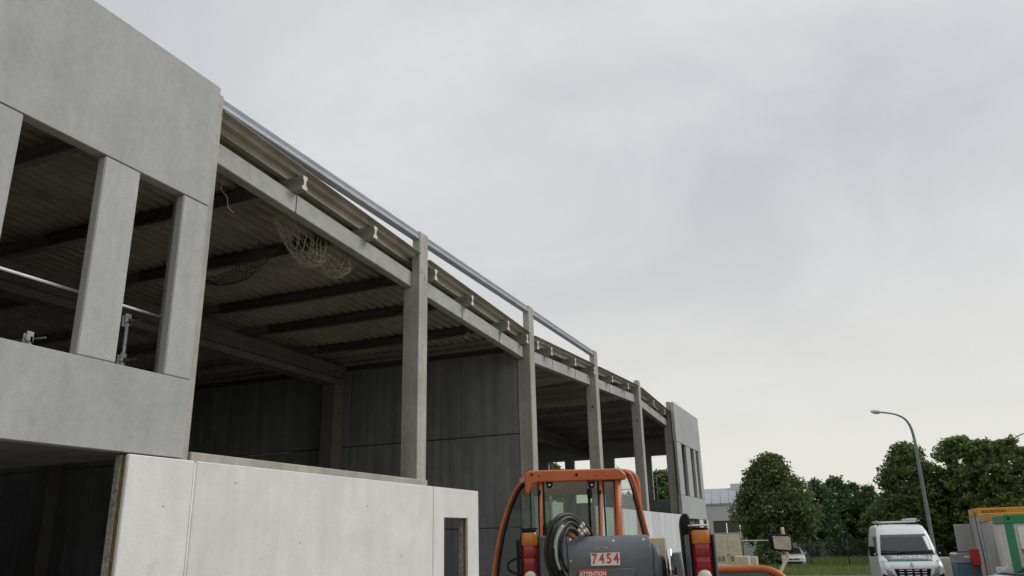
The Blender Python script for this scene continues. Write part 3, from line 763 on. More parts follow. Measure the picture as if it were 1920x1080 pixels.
# end disc on the right with chrome pin
c = T(1232, 1040, DB)
disc('end_disc', (x1 + 0.035, 0.06, ztop - 0.25), (1, 0, 0), 0.185, 0.065, 'grey_paint', TH, 28)
disc('end_disc', (x1 + 0.09, 0.06, ztop - 0.29), (1, 0, 0), 0.13, 0.04, 'black', TH, 24)
tube('chrome_pin', [(x1 + 0.145, -0.02, ztop - 0.11), (x1 + 0.15, -0.02, ztop - 0.42)], 0.024, 'chrome', TH, 10)
disc('pin_collar', (x1 + 0.15, -0.03, ztop - 0.33), (0, 0, 1), 0.045, 0.06, 'orange', TH, 12)
# cream counter-bracket and cylinder on the right
box('bracket', x1 + 0.012, x1 + 0.165, 0.16, 0.34, ztop - 0.27, ztop - 0.015, 'cream', TH, 0.015)
tube('ram', [(x1 + 0.20, 0.0, ztop - 0.14), (x1 + 0.32, 0.05, 0.7)], 0.055, 'grey_paint', TH, 14)
tube('hose', smooth_path([(x1 + 0.17, -0.02, ztop - 0.14), (x1 + 0.19, -0.03, ztop - 0.24), (x1 + 0.17, -0.02, ztop - 0.36), (x1 + 0.2, 0, ztop - 0.6)]), 0.013, 'rubber', TH, 6)
cc0 = T(1262, 1047, 7.0); cc1 = T(1300, 1040, 7.0)
box('fuel_tank', cc0.x, cc1.x + 0.05, 0.5, 1.0, 0.9, cc0.z, 'cream', TH, 0.02)
box('tank_lug', cc1.x - 0.1, cc1.x - 0.055, 0.52, 0.6, cc0.z, cc0.z + 0.09, 'cream', TH, 0.012)
# lower hatch outline and name plate on the back plate
c0 = T(1092, 1069, DB - 0.12); c1 = T(1195, 1069, DB - 0.12)
box('hatch', c0.x - 0.01, c1.x, yb - 0.024, yb - 0.008, 0.75, c0.z, 'grey_paint', TH, 0.006)
em = T(1130, 1029, DB - 0.1)
# digits on white tiles
d0 = T(1110, 1037.5, DB - 0.13); d1 = T(1166, 1037.5, DB - 0.13); d2 = T(1110, 1062, DB - 0.13)
tw = (d1.x - d0.x) / 4
for k, ch in enumerate('7454'):
    xx = d0.x + tw * (k + 0.5); zc = (d0.z + d2.z) / 2; hh = d0.z - d2.z
    tl = box('number_tile', xx - tw * 0.49, xx + tw * 0.49, yb - 0.018, yb - 0.012, zc - hh / 2, zc + hh / 2, 'plate', TH)
    tx = text_mesh('digit', ch, hh * 1.12, 'red_print', tl, 0.001, True, 0.80)
    tx.rotation_euler = (PI / 2, 0, 0); tx.location = (xx, yb - 0.0195, zc)
# warning sticker
s0 = T(1087, 1070, DB - 0.13); s1 = T(1141, 1070, DB - 0.13)
sk = box('warning_sticker', s0.x, s1.x, yb - 0.034, yb - 0.027, s0.z - 0.16, s0.z, 'red_print', TH, 0.0025)
tx = text_mesh('lettering', 'ATTENTION', 0.042, 'white_print', sk, 0.001, True, 0.84)
tx.rotation_euler = (PI / 2, 0, 0); tx.location = ((s0.x + s1.x) / 2, yb - 0.0365, s0.z - 0.030)
# oval badge and bolts
pts = [(em.x + 0.045 * math.cos(2 * PI * k / 20), yb - 0.012, em.z + 0.010 * math.sin(2 * PI * k / 20)) for k in range(21)]
em.z = min(em.z, ztop - 0.05)
tube('badge', pts, 0.004, 'brass', TH, 6, False)
for px, py in ((1070, 1053), (1069, 1012), (1150, 1014), (1206, 1012)):
    c = T(px, py, DB - 0.08); disc('bolt', (c.x, min(c.y, yb + 0.14 * (py < 1020)), c.z), (0, 1, 0), 0.009, 0.014, 'brass' if py > 1020 else 'steel', TH, 8)

# --- hydraulic hoses looping on the left of the housing
def hose(px, D, r, m='rubber', name='hose'):
    pts = smooth_path([T(x, y, D + k) for x, y, k in px], 5)
    return tube(name, pts, r, m, TH, 8)
hose([(1096, 996, 0.25), (1085, 978, 0.2), (1070, 966, 0.1), (1050, 968, 0.0), (1035, 985, -0.05), (1026, 1015, -0.06), (1026, 1050, -0.05), (1036, 1080, 0), (1050, 1110, 0.1)], DB, 0.018)
hose([(1098, 1000, 0.2), (1086, 984, 0.16), (1072, 972, 0.06), (1056, 974, -0.03), (1042, 992, -0.1), (1034, 1020, -0.1), (1034, 1052, -0.08), (1044, 1080, 0), (1056, 1110, 0.1)], DB, 0.017)
hose([(1092, 1002, 0.12), (1080, 985, 0.1), (1066, 980, 0.02), (1053, 995, -0.08), (1046, 1020, -0.1), (1045, 1045, -0.1), (1052, 1068, -0.03), (1062, 1090, 0.1)], DB, 0.015)
hose([(1086, 1004, 0.10), (1076, 993, 0.06), (1064, 992, -0.02), (1056, 1008, -0.08), (1052, 1030, -0.1), (1056, 1056, -0.06), (1066, 1075, 0.05)], DB, 0.013)
hose([(1100, 1003, 0.26), (1110, 1003, 0.24), (1104, 990, 0.2), (1099, 984, 0.2)], DB, 0.01)
hose([(1056, 985, -0.12), (1044, 1012, -0.13), (1043, 1045, -0.12), (1050, 1068, -0.08)], DB, 0.010, 'galv')
for a, b, k in (((1086, 985), (1096, 1003), 0.14), ((1082, 993), (1091, 1006), 0.1), ((1090, 980), (1101, 1002), 0.2), ((1094, 990), (1103, 1004), 0.22)):
    p0 = T(*a, DB + k); p1 = T(*b, DB + k); mid = p0.lerp(p1, 0.5)
    ft = tube('coupling', [p0, mid], 0.021, 'brass', TH, 6); tube('nut', [mid, p1], 0.026, 'brass', ft, 6)
p0 = T(1066, 998, DB); p1 = T(1078, 1006, DB)
tube('hose_clamp', [T(1060, 995, DB + 0.05), T(1076, 1008, DB + 0.08)], 0.02, 'wood', TH, 8)

# --- tail lamps
def tail_lamp(px, pyt, wpx, D):
    c = T(px, pyt, D); hw = (T(px + wpx / 2, pyt, D).x - c.x); zt_ = c.z; y = c.y
    H = 0.50
    outl = [(-hw, -H), (-hw, -0.05), (-hw * 0.75, 0.0), (hw * 0.75, 0.0), (hw, -0.05), (hw, -H)]
    hsg = prism('tail_lamp', [(c.x + a_, zt_ + b_) for a_, b_ in outl], 'y', y, y + 0.09, 'black', TH, bev=0.008)
    def lens(z0, z1, m, f=0.84, name='lens'):
        seg = []
        V = []; Fc = []; nx, nz_ = 8, 6
        for i in range(nx + 1):
            for j in range(nz_ + 1):
                u = i / nx * 2 - 1; v = j / nz_ * 2 - 1
                V.append((c.x + hw * f * u * (1 - 0.12 * (max(0, v) ** 4) * (name == 'lens_top')), y - 0.028 * (1 - u ** 4) * (1 - 0.25 * v ** 4) - 0.004, zt_ + z0 + (z1 - z0) * (v + 1) / 2))
        for i in range(nx):
            for j in range(nz_):
                k = i * (nz_ + 1) + j; Fc.append((k, k + nz_ + 1, k + nz_ + 2, k + 1))
        # rim back to the housing
        ring = [i * (nz_ + 1) for i in range(nx + 1)] + [nx * (nz_ + 1) + j for j in range(1, nz_ + 1)] + [i * (nz_ + 1) + nz_ for i in range(nx - 1, -1, -1)] + [j for j in range(nz_ - 1, 0, -1)]
        base = len(V)
        for k in ring: V.append((V[k][0], y + 0.005, V[k][2]))
        m_ = len(ring)
        for k in range(m_): Fc.append((ring[k], base + k, base + (k + 1) % m_, ring[(k + 1) % m_]))
        return obj('lens', V, Fc, m, hsg, smooth=False)
    lens(-0.112, -0.018, 'lens_amber', 0.84, 'lens_top'); lens(-0.205, -0.114, 'lens_red'); lens(-0.30, -0.207, 'lens_red', 0.80); lens(-0.46, -0.302, 'lens_red', 0.8)
    # round reversing lamp
    V = [(c.x, y - 0.055, zt_ - 0.345)]; Fc = []; n = 20
    for ring_, (rr, yy) in enumerate(((0.55, -0.048), (0.85, -0.038), (1.0, -0.015))):
        for k in range(n):
            a = 2 * PI * k / n; V.append((c.x + rr * hw * 0.68 * math.cos(a), y + yy, zt_ - 0.345 + rr * hw * 0.72 * math.sin(a)))
    for k in range(n): Fc.append((0, 1 + k, 1 + (k + 1) % n))
    for rg in range(2):
        for k in range(n):
            a_ = 1 + rg * n + k; b_ = 1 + rg * n + (k + 1) % n; Fc.append((a_, a_ + n, b_ + n, b_))
    obj('reversing_lens', V, Fc, 'lens_clear', hsg, smooth=True)
    for sx_ in (-1, 1):
        disc('screw', (c.x + sx_ * hw * 0.8, y - 0.012, zt_ - 0.115), (0, 1, 0), 0.006, 0.012, 'black', hsg, 8)
    return hsg, c, hw
DL = 6.15
hl, cl, hwl = tail_lamp(992, 994, 35, 6.35)
hr_, cr, hwr = tail_lamp(1312, 989, 41, 6.05)
# guards round the lamps
box('lamp_bracket', cl.x + hwl + 0.004, cl.x + hwl + 0.085, cl.y + 0.0, cl.y + 0.03, 0.9, cl.z - 0.045, 'grey_paint', TH, 0.01)
box('lamp_hood', cl.x - hwl * 0.9, cl.x + hwl * 0.9, cl.y - 0.03, cl.y + 0.10, cl.z + 0.003, cl.z + 0.016, 'black', TH, 0.004)
box('lamp_side', cl.x - hwl - 0.03, cl.x - hwl - 0.004, cl.y, cl.y + 0.08, 0.9, cl.z - 0.07, 'black', TH, 0.008)
for s in (-1, 1):
    xx = cr.x + s * (hwr + 0.014)
    box('lamp_side', xx - 0.007, xx + 0.007, cr.y - 0.02, cr.y + 0.10, 0.9, cr.z - 0.05, 'grey_paint', TH, 0.004)
box('lamp_hood', cr.x - hwr * 0.78, cr.x + hwr * 0.72, cr.y - 0.03, cr.y + 0.12, cr.z + 0.010, cr.z + 0.022, 'plate', TH, 0.004)
box('rear_bar', cl.x - 0.1, cr.x + 0.15, cl.y + 0.1, cl.y + 0.2, 0.85, 1.02, 'grey_paint', TH, 0.02)
# black rubber guard left of the right-hand lamp
g0 = T(1285, 962, 6.25)
V = []
prf = [(1276, 985), (1277, 972), (1281, 964), (1285, 962), (1289, 964), (1293, 972), (1294, 990), (1293, 1040), (1299, 1095), (1290, 1095), (1282, 1040)]
prism('rubber_guard', [(T(x, y, 6.25).x, T(x, y, 6.25).z) for x, y in prf], 'y', 6.23 - 6.4, 6.33 - 6.4, 'black', TH, bev=0.012)

# --- engine hood with orange rim on the right, mirror
DE = 7.6
rim = smooth_path([T(1322, 1068, DE), T(1350, 1066.5, DE), T(1400, 1065.5, DE), T(1432, 1066, DE), T(1450, 1071, DE), T(1463, 1079, DE), T(1474, 1091, DE), T(1481, 1130, DE), T(1483, 1170, DE)], 5)
tube('hood_rim', rim, 0.031, 'orange', TH, 10)
hp = [(p.x, p.z) for p in rim] + [(rim[-1].x, 0.7), (rim[0].x, 0.7)]
prism('engine_hood', hp, 'y', DE - 6.4 + 0.015, DE - 6.4 + 1.6, 'grey_paint', TH)
# mirror on its bracket
DM = 7.65
mc = T(1465, 1018, DM)
w2 = T(1487, 1018, DM).x - mc.x; h2 = (T(1465, 1001, DM).z - T(1465, 1036, DM).z) / 2
outl = [(-w2, h2 * 0.9), (-w2 * 0.85, h2), (w2 * 0.75, h2 * 0.9), (w2 * 0.95, h2 * 0.7), (w2, -h2 * 0.8), (w2 * 0.85, -h2), (-w2 * 0.7, -h2 * 0.82), (-w2 * 0.88, -h2 * 0.65)]
ms = prism('mirror_shell', [(mc.x + a_, mc.z + b_) for a_, b_ in outl], 'y', mc.y, mc.y + 0.05, 'black', TH, bev=0.006)
gl = prism('mirror_glass', [(a_ * 0.80, b_ * 0.78) for a_, b_ in outl], 'y', -0.0025, 0.0025, 'mirror', ms)
gl.location = (mc.x, mc.y - 0.020, mc.z); gl.rotation_euler = (rad(9), 0, rad(5))
tube('mirror_arm', smooth_path([T(1463, 1074, DM + 0.08), T(1470, 1058, DM + 0.08), T(1477, 1044, DM + 0.08), T(1474, 1035, DM + 0.07), T(1470, 1010, DM + 0.07), T(1466, 989, DM + 0.07)]), 0.016, 'cream', TH, 8)
# telescopic boom running forward, low between cab and hood
bx0 = x0 + 0.2
V = []
for y, zt_, h_ in ((0.5, 1.5, 0.36), (3.9, 0.95, 0.34)):
    V += [(bx0, y, zt_ - h_), (bx0 + 0.36, y, zt_ - h_), (bx0 + 0.36, y, zt_), (bx0, y, zt_)]
obj('boom', V, [(0, 1, 2, 3), (7, 6, 5, 4), (0, 4, 5, 1), (1, 5, 6, 2), (2, 6, 7, 3), (3, 7, 4, 0)], 'grey_paint', TH)
# ================================================================== VEHICLES
def interp(tab, v):
    for (a, fa), (b, fb) in zip(tab, tab[1:]):
        if v <= b: return fa + (fb - fa) * max(0, (v - a)) / (b - a)
    return tab[-1][1]
class Vehicle:
    """loft body from a roofline; local front faces -y"""
    def __init__(s, root, roof, hw, zbot, length, curve, m, sc=1.0):
        s.root = root; s.roof = roof; s.hw = hw; s.curve = curve
        s.nose = [(z, y) for y, z in roof if z is not None]
        s.ztop = max(z for y, z in roof)
        V = []; n = None
        for y, zt in roof:
            sec = []
            zl = [zbot, zbot + 0.12, zbot + 0.35 * (zt - zbot), zbot + 0.55 * (zt - zbot), zbot + 0.78 * (zt - zbot), zt - 0.10, zt - 0.035]
            for k, z in enumerate(zl):
                h = interp(hw, z) * (0.95 if k == 0 else 1.0) * (0.985 if k == 6 else 1)
                sec.append((h, z))
            htop = interp(hw, zt)
            sec += [(htop * 0.90, zt - 0.004), (htop * 0.6, zt), (htop * 0.25, zt)]
            full = sec + [(-x, z) for x, z in reversed(sec)]
            n = len(full)
            for x, z in full:
                V.append((x, y + s.cv(x, y), z))
        Fc = []
        for i in range(len(roof) - 1):
            for k in range(n):
                a = i * n + k; b = i * n + (k + 1) % n
                Fc.append((a, b, b + n, a + n))
        Fc.append(tuple(range(n))[::-1]); Fc.append(tuple(range((len(roof) - 1) * n, len(roof) * n)))
        s.body = obj('body', V, Fc, m, root, smooth=True)
        bm = bmesh.new(); bm.from_mesh(s.body.data); bmesh.ops.recalc_face_normals(bm, faces=bm.faces); bm.to_mesh(s.body.data); bm.free()
        md = s.body.modifiers.new('edge', 'EDGE_SPLIT'); md.split_angle = rad(42)
    def cv(s, x, y):
        f = max(0.0, 1 - max(0, y) / 2.2)
        return s.curve * f * x * x
    def ny(s, z):
        tab = []; last = -9
        for y, zt in s.roof:
            if zt > last + 1e-6: tab.append((zt, y)); last = zt
        return interp(tab, z)
    def on_nose(s, x, z, off=0.02):
        y = s.ny(z); return (x, y + s.cv(x, y) - off, z + off * 0.4)
    def patch(s, name, quad, m, parent=None, nx=10, nz=6, off=0.02):
        """quad = (bl, br, tr, tl) in front view (x,z)"""
        bl, br, tr, tl = quad; V = []; Fc = []
        for j in range(nz + 1):
            for i in range(nx + 1):
                u, v = i / nx, j / nz
                x = (bl[0] * (1 - u) + br[0] * u) * (1 - v) + (tl[0] * (1 - u) + tr[0] * u) * v
                z = (bl[1] * (1 - u) + br[1] * u) * (1 - v) + (tl[1] * (1 - u) + tr[1] * u) * v
                V.append(s.on_nose(x, z, off))
        for j in range(nz):
            for i in range(nx):
                a = j * (nx + 1) + i; Fc.append((a, a + 1, a + nx + 2, a + nx + 1))
        o = obj(name, V, Fc, m, parent or s.root, smooth=True)
        md = o.modifiers.new('thick', 'SOLIDIFY'); md.thickness = 0.012; md.offset = -1
        return o

# ---- delivery van
vx, vy = 1.36, 28.9
van = thing('delivery_van', 'white panel van with grey lettered bonnet facing the viewer on the road', 'van', (vx, vy, gz(vy)), rad(3.0))
van.scale = (0.91, 1, 1)
vroof = [(-0.02, 0.55), (0.0, 0.80), (0.05, 1.10), (0.14, 1.19), (0.5, 1.36), (0.86, 1.50), (1.2, 1.83), (1.5, 2.10), (1.72, 2.26), (1.98, 2.38), (2.4, 2.43), (4.0, 2.45), (5.5, 2.43)]
vhw = [(0.2, 0.97), (0.8, 1.0), (1.3, 1.0), (1.6, 0.96), (2.1, 0.87), (2.3, 0.82), (2.5, 0.74)]
vb = Vehicle(van, vroof, vhw, 0.32, 5.5, 0.20, 'vanwhite')
vb.patch('windscreen', [(-0.86, 1.535), (0.86, 1.535), (0.745, 2.10), (-0.745, 2.10)], 'glass_dark', off=0.022)
vb.patch('scuttle', [(-0.88, 1.475), (0.88, 1.475), (0.86, 1.53), (-0.86, 1.53)], 'black', off=0.014, nz=2)
vb.patch('bonnet_panel', [(-0.70, 1.325), (0.70, 1.325), (0.80, 1.47), (-0.80, 1.47)], 'vangrey', off=0.016)
gs = vb.patch('bonnet_stripe', [(-0.72, 1.30), (0.72, 1.30), (0.70, 1.325), (-0.70, 1.325)], 'vangreen', off=0.018, nz=2)
tx = text_mesh('lettering', 'TRACONORD', 0.155, 'white_print', van, 0.0, True, 1.0)
mn, mxx = mesh_bounds(tx); sc_ = 1.12 / (mxx - mn)
for v in tx.data.vertices:
    x = v.co.x * sc_; z = 1.40 + v.co.y * 0.80 - 0.05 * x * x
    v.co = vb.on_nose(x, z, 0.034)
vb.patch('grille', [(-0.50, 0.80), (0.50, 0.80), (0.58, 1.075), (-0.58, 1.075)], 'black', off=0.012)
for z in (0.86, 0.935, 1.01):
    for k in range(4):
        x = -0.36 + 0.24 * k
        vb.patch('grille_bar', [(x - 0.085, z), (x + 0.085, z), (x + 0.085, z + 0.025), (x - 0.085, z + 0.025)], 'chrome', nx=2, nz=1, off=0.03)
vb.patch('bumper', [(-0.95, 0.36), (0.95, 0.36), (0.93, 0.76), (-0.93, 0.76)], 'black', off=0.03)
for s in (-1, 1):
    q = [(s * 0.56, 0.84), (s * 0.80, 0.90), (s * 0.93, 1.32), (s * 0.83, 1.30)]
    if s < 0: q = [q[1], q[0], q[3], q[2]]
    vb.patch('headlight', q, 'lamp_clear', off=0.02)
    q = [(s * 0.72, 0.55), (s * 0.97, 0.60), (s * 0.97, 0.93), (s * 0.78, 0.86)]
    if s < 0: q = [q[1], q[0], q[3], q[2]]
    vb.patch('bumper', q, 'black', off=0.024)
    mshell = box('door_mirror', s * 1.02, s * 1.23, 1.02, 1.20, 1.44, 1.76, 'black', van, 0.05, 2)
    box('mirror_stalk', s * 0.93, s * 1.03, 1.06, 1.14, 1.46, 1.54, 'black', mshell)
    disc('indicator', (s * 1.06, 1.01, 1.50), (0, 1, 0), 0.035, 0.03, 'lamp_clear', mshell, 10)
    sx_ = s * 0.925
    prism('side_window', [(1.15, 1.55), (2.15, 1.55), (2.15, 2.05), (1.62, 2.05)], 'x', s * 0.90, s * 0.965, 'glass_dark', van)
    for y in (0.95, 4.55): wheel(van, (s * 0.86, y, 0.345), 0.345, 0.22, rim='galv')
# emblem: open diamond
zc, hh, ww = 1.175, 0.065, 0.05
tube('emblem', [vb.on_nose(ww * math.sin(k * PI / 2), zc + hh * math.cos(k * PI / 2), 0.03) for k in range(5)], 0.012, 'vangrey', van, 6)
for x0_, x1_ in ((-0.78, -0.15), (-0.15, 0.6)):
    tube('wiper', [vb.on_nose(x0_, 1.60 if x0_ < -0.5 else 1.545, 0.04), vb.on_nose(x1_, 1.545 if x0_ < -0.5 else 1.575, 0.04)], 0.013, 'black', van, 6)
tube('aerial', [(-0.62, 2.0, 2.40), (-0.64, 2.12, 2.56)], 0.008, 'black', van, 5)
rk = box('roof_rack', -0.72, 0.62, 2.2, 2.28, 2.50, 2.545, 'steel', van, 0.008)
for y in (3.3, 4.4): box('rack_bar', -0.72, 0.72, y, y + 0.07, 2.50, 2.54, 'galv', rk, 0.006)
for s in (-1, 1):
    box('rack_side', s * 0.72 - 0.03, s * 0.72 + 0.03, 2.25, 4.5, 2.52, 2.57, 'galv', rk, 0.006)
    for y in (2.3, 4.4): box('rack_foot', s * 0.70 - 0.02, s * 0.70 + 0.02, y, y + 0.05, 2.40, 2.52, 'black', rk)
box('rack_board', 0.35, 0.68, 2.4, 4.2, 2.575, 2.63, 'plate', rk, 0.006)
for k, x in enumerate((-0.72, -0.66, -0.35, -0.28)):
    vb.patch('paper', [(x - 0.03, 1.60), (x + 0.03, 1.60), (x + 0.03, 1.63), (x - 0.03, 1.63)], 'plate', nx=1, nz=1, off=0.02)

def small_car(label, loc, rz, sc=1.0):
    c = thing('parked_car', label, 'car', loc, rz); c.scale = (sc, sc, sc)
    roof = [(-0.02, 0.45), (0.0, 0.60), (0.04, 0.68), (0.11, 0.755), (0.24, 0.82), (0.5, 0.88), (0.75, 0.92), (1.0, 0.95), (1.35, 1.16), (1.7, 1.36), (2.1, 1.46), (3.0, 1.47), (3.7, 1.36), (4.0, 0.98), (4.05, 0.7)]
    hw = [(0.2, 0.83), (0.6, 0.87), (0.95, 0.86), (1.2, 0.74), (1.5, 0.60)]
    b = Vehicle(c, roof, hw, 0.22, 4.05, 0.34, 'vanwhite')
    b.patch('windscreen', [(-0.70, 0.96), (0.70, 0.96), (0.55, 1.36), (-0.55, 1.36)], 'glass_dark', off=0.012)
    b.patch('grille', [(-0.40, 0.56), (0.40, 0.56), (0.44, 0.66), (-0.44, 0.66)], 'black', off=0.014)
    b.patch('bumper', [(-0.62, 0.28), (0.62, 0.28), (0.60, 0.42), (-0.60, 0.42)], 'black', off=0.02)
    tube('emblem', [b.on_nose(0.05 * math.sin(k * PI / 2), 0.64 + 0.06 * math.cos(k * PI / 2), 0.03) for k in range(5)], 0.014, 'chrome', c, 6)
    for s in (-1, 1):
        q = [(s * 0.45, 0.60), (s * 0.80, 0.62), (s * 0.80, 0.76), (s * 0.52, 0.70)]
        if s < 0: q = [q[1], q[0], q[3], q[2]]
        b.patch('headlight', q, 'lamp_clear', off=0.016)
        m_ = box('door_mirror', s * 0.86, s * 1.03, 1.3, 1.42, 0.96, 1.08, 'vanwhite', c, 0.03, 2)
        prism('side_window', [(1.5, 0.98), (3.2, 0.98), (3.0, 1.34), (1.95, 1.34)], 'x', s * 0.64, s * 0.80, 'glass_dark', c)
        for y in (0.75, 3.25): wheel(c, (s * 0.74, y, 0.31), 0.31, 0.2, rim='galv')
    return c
cp = at_depth(1487, 1040, 59)
small_car('small white car parked on the grass beyond the fence under a tree', (cp.x, cp.y, gz(cp.y)), rad(6))
cp2 = at_depth(1899, 1066, 18.0)
small_car('white car nose just showing at the lower right edge before the green cabin', (cp2.x - 1.15, cp2.y - 0.75, gz(cp2.y) + 0.01), rad(-66), 1.2)

# ================================================================== SITE CABINS
def cabin(label, corner, rz, top, length, depth, wall, band, text=None, style='grey'):
    g = gz(corner[1]); h = top - g
    c = thing('site_cabin', label, 'cabin', (corner[0], corner[1], g), rz)
    # local: x along front, y depth; origin = near left bottom corner
    def corr(n_, along, m):
        prof = []; L_ = depth if along == 'y' else length
        k = 0; t = 0.12
        prof.append((0.0, 0.0)); 
        while t < L_ - 0.12:
            prof += [(t, 0.0), (t + 0.04, 0.03), (t + 0.19, 0.03), (t + 0.23, 0.0)]; t += 0.42
        prof.append((L_, 0.0)); V = []; Fc = []
        for z in (0.16, h - 0.2):
            for a, d in prof:
                V.append((0.02 - d, a, z) if along == 'y' else (a, 0.02 - d, z))
        q = len(prof)
        for k in range(q - 1): Fc.append((k, k + 1, k + 1 + q, k + q))
        o = obj('wall_panel', V, Fc, m, c)
        return o
    corr('l', 'y', wall)
    if style == 'grey': corr('f', 'x', wall)
    box('core', 0.03, length, 0.05 if style == 'grey' else 0.04, depth, 0.1, h - 0.1, wall, c)
    box('roof_band', -0.03, length + 0.03, -0.03, depth + 0.03, h - 0.2, h, band, c, 0.015)
    box('floor_frame', -0.02, length + 0.02, -0.02, depth + 0.02, 0, 0.16, band if style != 'grey' else 'cont_grey', c, 0.01)
    for yy in (0, depth):
        box('corner_post', -0.035, 0.13, yy - 0.035 if yy == 0 else yy - 0.1, yy + 0.1 if yy == 0 else yy + 0.035, 0.16, h - 0.2, wall if (style == 'grey' or yy) else band, c, 0.008)
    if text:
        t = text_mesh('lettering', text, 0.105, 'black_print', c, 0.002, True, 1.15)
        mn, mx_ = mesh_bounds(t)
        t.rotation_euler = (PI / 2, 0, 0); t.location = (0.10 - mn, -0.034, h - 0.105)
    return c, h
RZ = rad(-1)
pa = at_depth(1832, 953, 22.9); pb = at_depth(1853, 962, 20.5); pc = at_depth(1883, 965, 18.2)
ca, ha = cabin('tall grey site cabin with yellow-orange roof band, rearmost of the three cabins', (pa.x, pa.y), RZ, pa.z, 6.0, 2.35, 'cont_grey', 'cont_orange', 'KILOUTOU')
cb, hb = cabin('grey site cabin with yellow-orange roof band, squeezed between the rear and green cabins', (pb.x, pb.y), RZ, pb.z, 6.0, 2.2, 'cont_grey', 'cont_orange', 'KILOUTOU')
cc, hc = cabin('green framed site cabin with cream panels and a green sign', (pc.x, pc.y), RZ, pc.z, 6.0, 2.1, 'cont_white', 'cont_green', None, 'green')
box('front_panel', 0.2, 5.8, -0.012, 0.038, 0.22, hc - 0.26, 'cont_white', cc, 0.01)
box('sign', 0.37, 1.6, -0.022, -0.0125, hc - 0.86, hc - 0.46, 'cont_green', cc)
prism('stripe', [(0.20, hc - 0.75), (0.235, hc - 0.75), (0.40, 0.4), (0.365, 0.4)], 'y', -0.02, -0.0125, 'cont_green', cc)
disc('lifting_hole', (0.06, -0.035, hc - 0.08), (0, 1, 0), 0.035, 0.02, 'dark', cc, 10)
box('latch', -0.06, -0.036, 0.55, 0.7, hc - 1.75, hc - 1.66, 'black', cc)
# open steel door leaf swung out from the rear cabin
d = box('door_leaf', -0.52, -0.05, 2.30, 2.345, 0.3, ha - 0.42, 'cont_grey', ca, 0.01)
tube('cable', smooth_path([(-0.06, 0.3, ha - 0.1), (-0.07, 0.25, ha - 0.6), (-0.06, 0.1, ha - 1.2), (-0.07, 0.0, ha - 1.9)]), 0.012, 'black', ca, 5)
# generator on timber
gp = at_depth(1806, 1036, 20.6)
gg = gz(gp.y)
gen = thing('generator', 'small teal generator with dark top standing on timber before the grey cabins', 'generator', (gp.x, gp.y, gg), rad(5))
gh = gp.z - gg
bm = bmesh.new(); bm_box(bm, -0.26, 0.27, -0.35, 0.5, gh - 0.62, gh - 0.26); bmesh.ops.bevel(bm, geom=list(bm.edges), offset=0.02, segments=1, affect='EDGES')
from_bm('tank', bm, 'teal', gen)
prism('canopy', [(-0.27, gh - 0.255), (0.28, gh - 0.255), (0.25, gh - 0.03), (0.2, gh), (-0.2, gh), (-0.25, gh - 0.03)], 'y', -0.36, 0.5, 'vangrey', gen, bev=0.015)
box('vent_cap', -0.15, 0.14, -0.1, 0.2, gh + 0.001, gh + 0.03, 'black', gen, 0.008)
box('label_plate', -0.06, 0.06, -0.375, -0.362, gh - 0.12, gh - 0.07, 'plate', gen)
box('label_plate', -0.1, 0.16, -0.375, -0.362, gh - 0.17, gh - 0.145, 'brass', gen)
for x in (-0.22, 0.2): box('timber', x - 0.05, x + 0.05, -0.38, 0.52, 0.0, gh - 0.63, 'wood', gen, 0.006)
rp_ = at_depth(1825, 1028, 20.2)
rb = thing('electrical_box', 'red site distribution box standing between generator and grey cabins', 'electrical box', (rp_.x, rp_.y, gz(rp_.y)), rad(7))
rh = rp_.z - gz(rp_.y)
bx_ = box('case', -0.09, 0.09, -0.1, 0.1, rh - 0.42, rh, 'red_box', rb, 0.012)
box('cover', -0.095, 0.095, -0.115, -0.101, rh - 0.40, rh - 0.02, 'red_box', bx_, 0.005)
for x in (-0.08, 0.08): box('leg', x - 0.015, x + 0.015, -0.015, 0.015, 0, rh - 0.421, 'red_box', rb)
# timber/concrete lump behind the van
bl = at_depth(1768, 1045, 27.5)
tag(box('concrete_block', bl.x - 0.2, bl.x + 0.22, bl.y, bl.y + 0.5, gz(bl.y), bl.z, 'concrete_edge', None, 0.03), 'small beige concrete block on the grass between van and generator', 'block')

# ================================================================== LAMP POSTS
def lamp_post(label, base_px, D, pts, r0, r1, cat='street lamp'):
    b = at_depth(*base_px, 1.0)
    def G(px, py):
        dd = raydir(px, py); t = D / dd.dot(_f0); p = CP + dd * t
        return Vector((p.dot(_r0), 0, p.z))
    q = [G(*p) for p in pts]
    x0 = q[0].x; world = _f0 * D + _r0 * x0
    g = gz(world.y)
    c = thing('street_lamp', label, cat, (world.x, world.y, g), YAW)
    loc = [Vector((p.x - x0, 0, p.z - g)) for p in q]
    path = [Vector((0, 0, 0)), Vector((0, 0, loc[0].z * 0.5))] + [Vector((0, 0, loc[0].z))] + loc[1:-1]
    sp = smooth_path(path, 6); n = len(sp)
    tube('pole', sp, [r0 + (r1 - r0) * min(1, k / (n * 0.75)) for k in range(n)], 'post', c, 10)
    a, b_ = loc[-2], loc[-1]; dv = (b_ - a)
    hpts = [a - dv * 0.05, a + dv * 0.2, a + dv * 0.6, b_]
    hd = tube('lamp_head', hpts, [0.08, 0.22, 0.24, 0.10], 'plate', c, 12)
    for v in hd.data.vertices:
        cz = a.z + (v.co.x - a.x) / (dv.x if abs(dv.x) > 1e-3 else 1) * dv.z
        v.co.z = cz + (v.co.z - cz) * 0.5
    box('base_plate', -0.2, 0.2, -0.2, 0.2, 0.0, 0.03, 'post', c)
    return c
lamp_post('tall grey curved-arm street lamp behind the white van', (1752, 1020), 42.0,
          [(1719, 850), (1714, 822), (1707, 800), (1697, 786), (1682, 778), (1666, 774.5), (1651, 773), (1633, 771)], 0.10, 0.045)
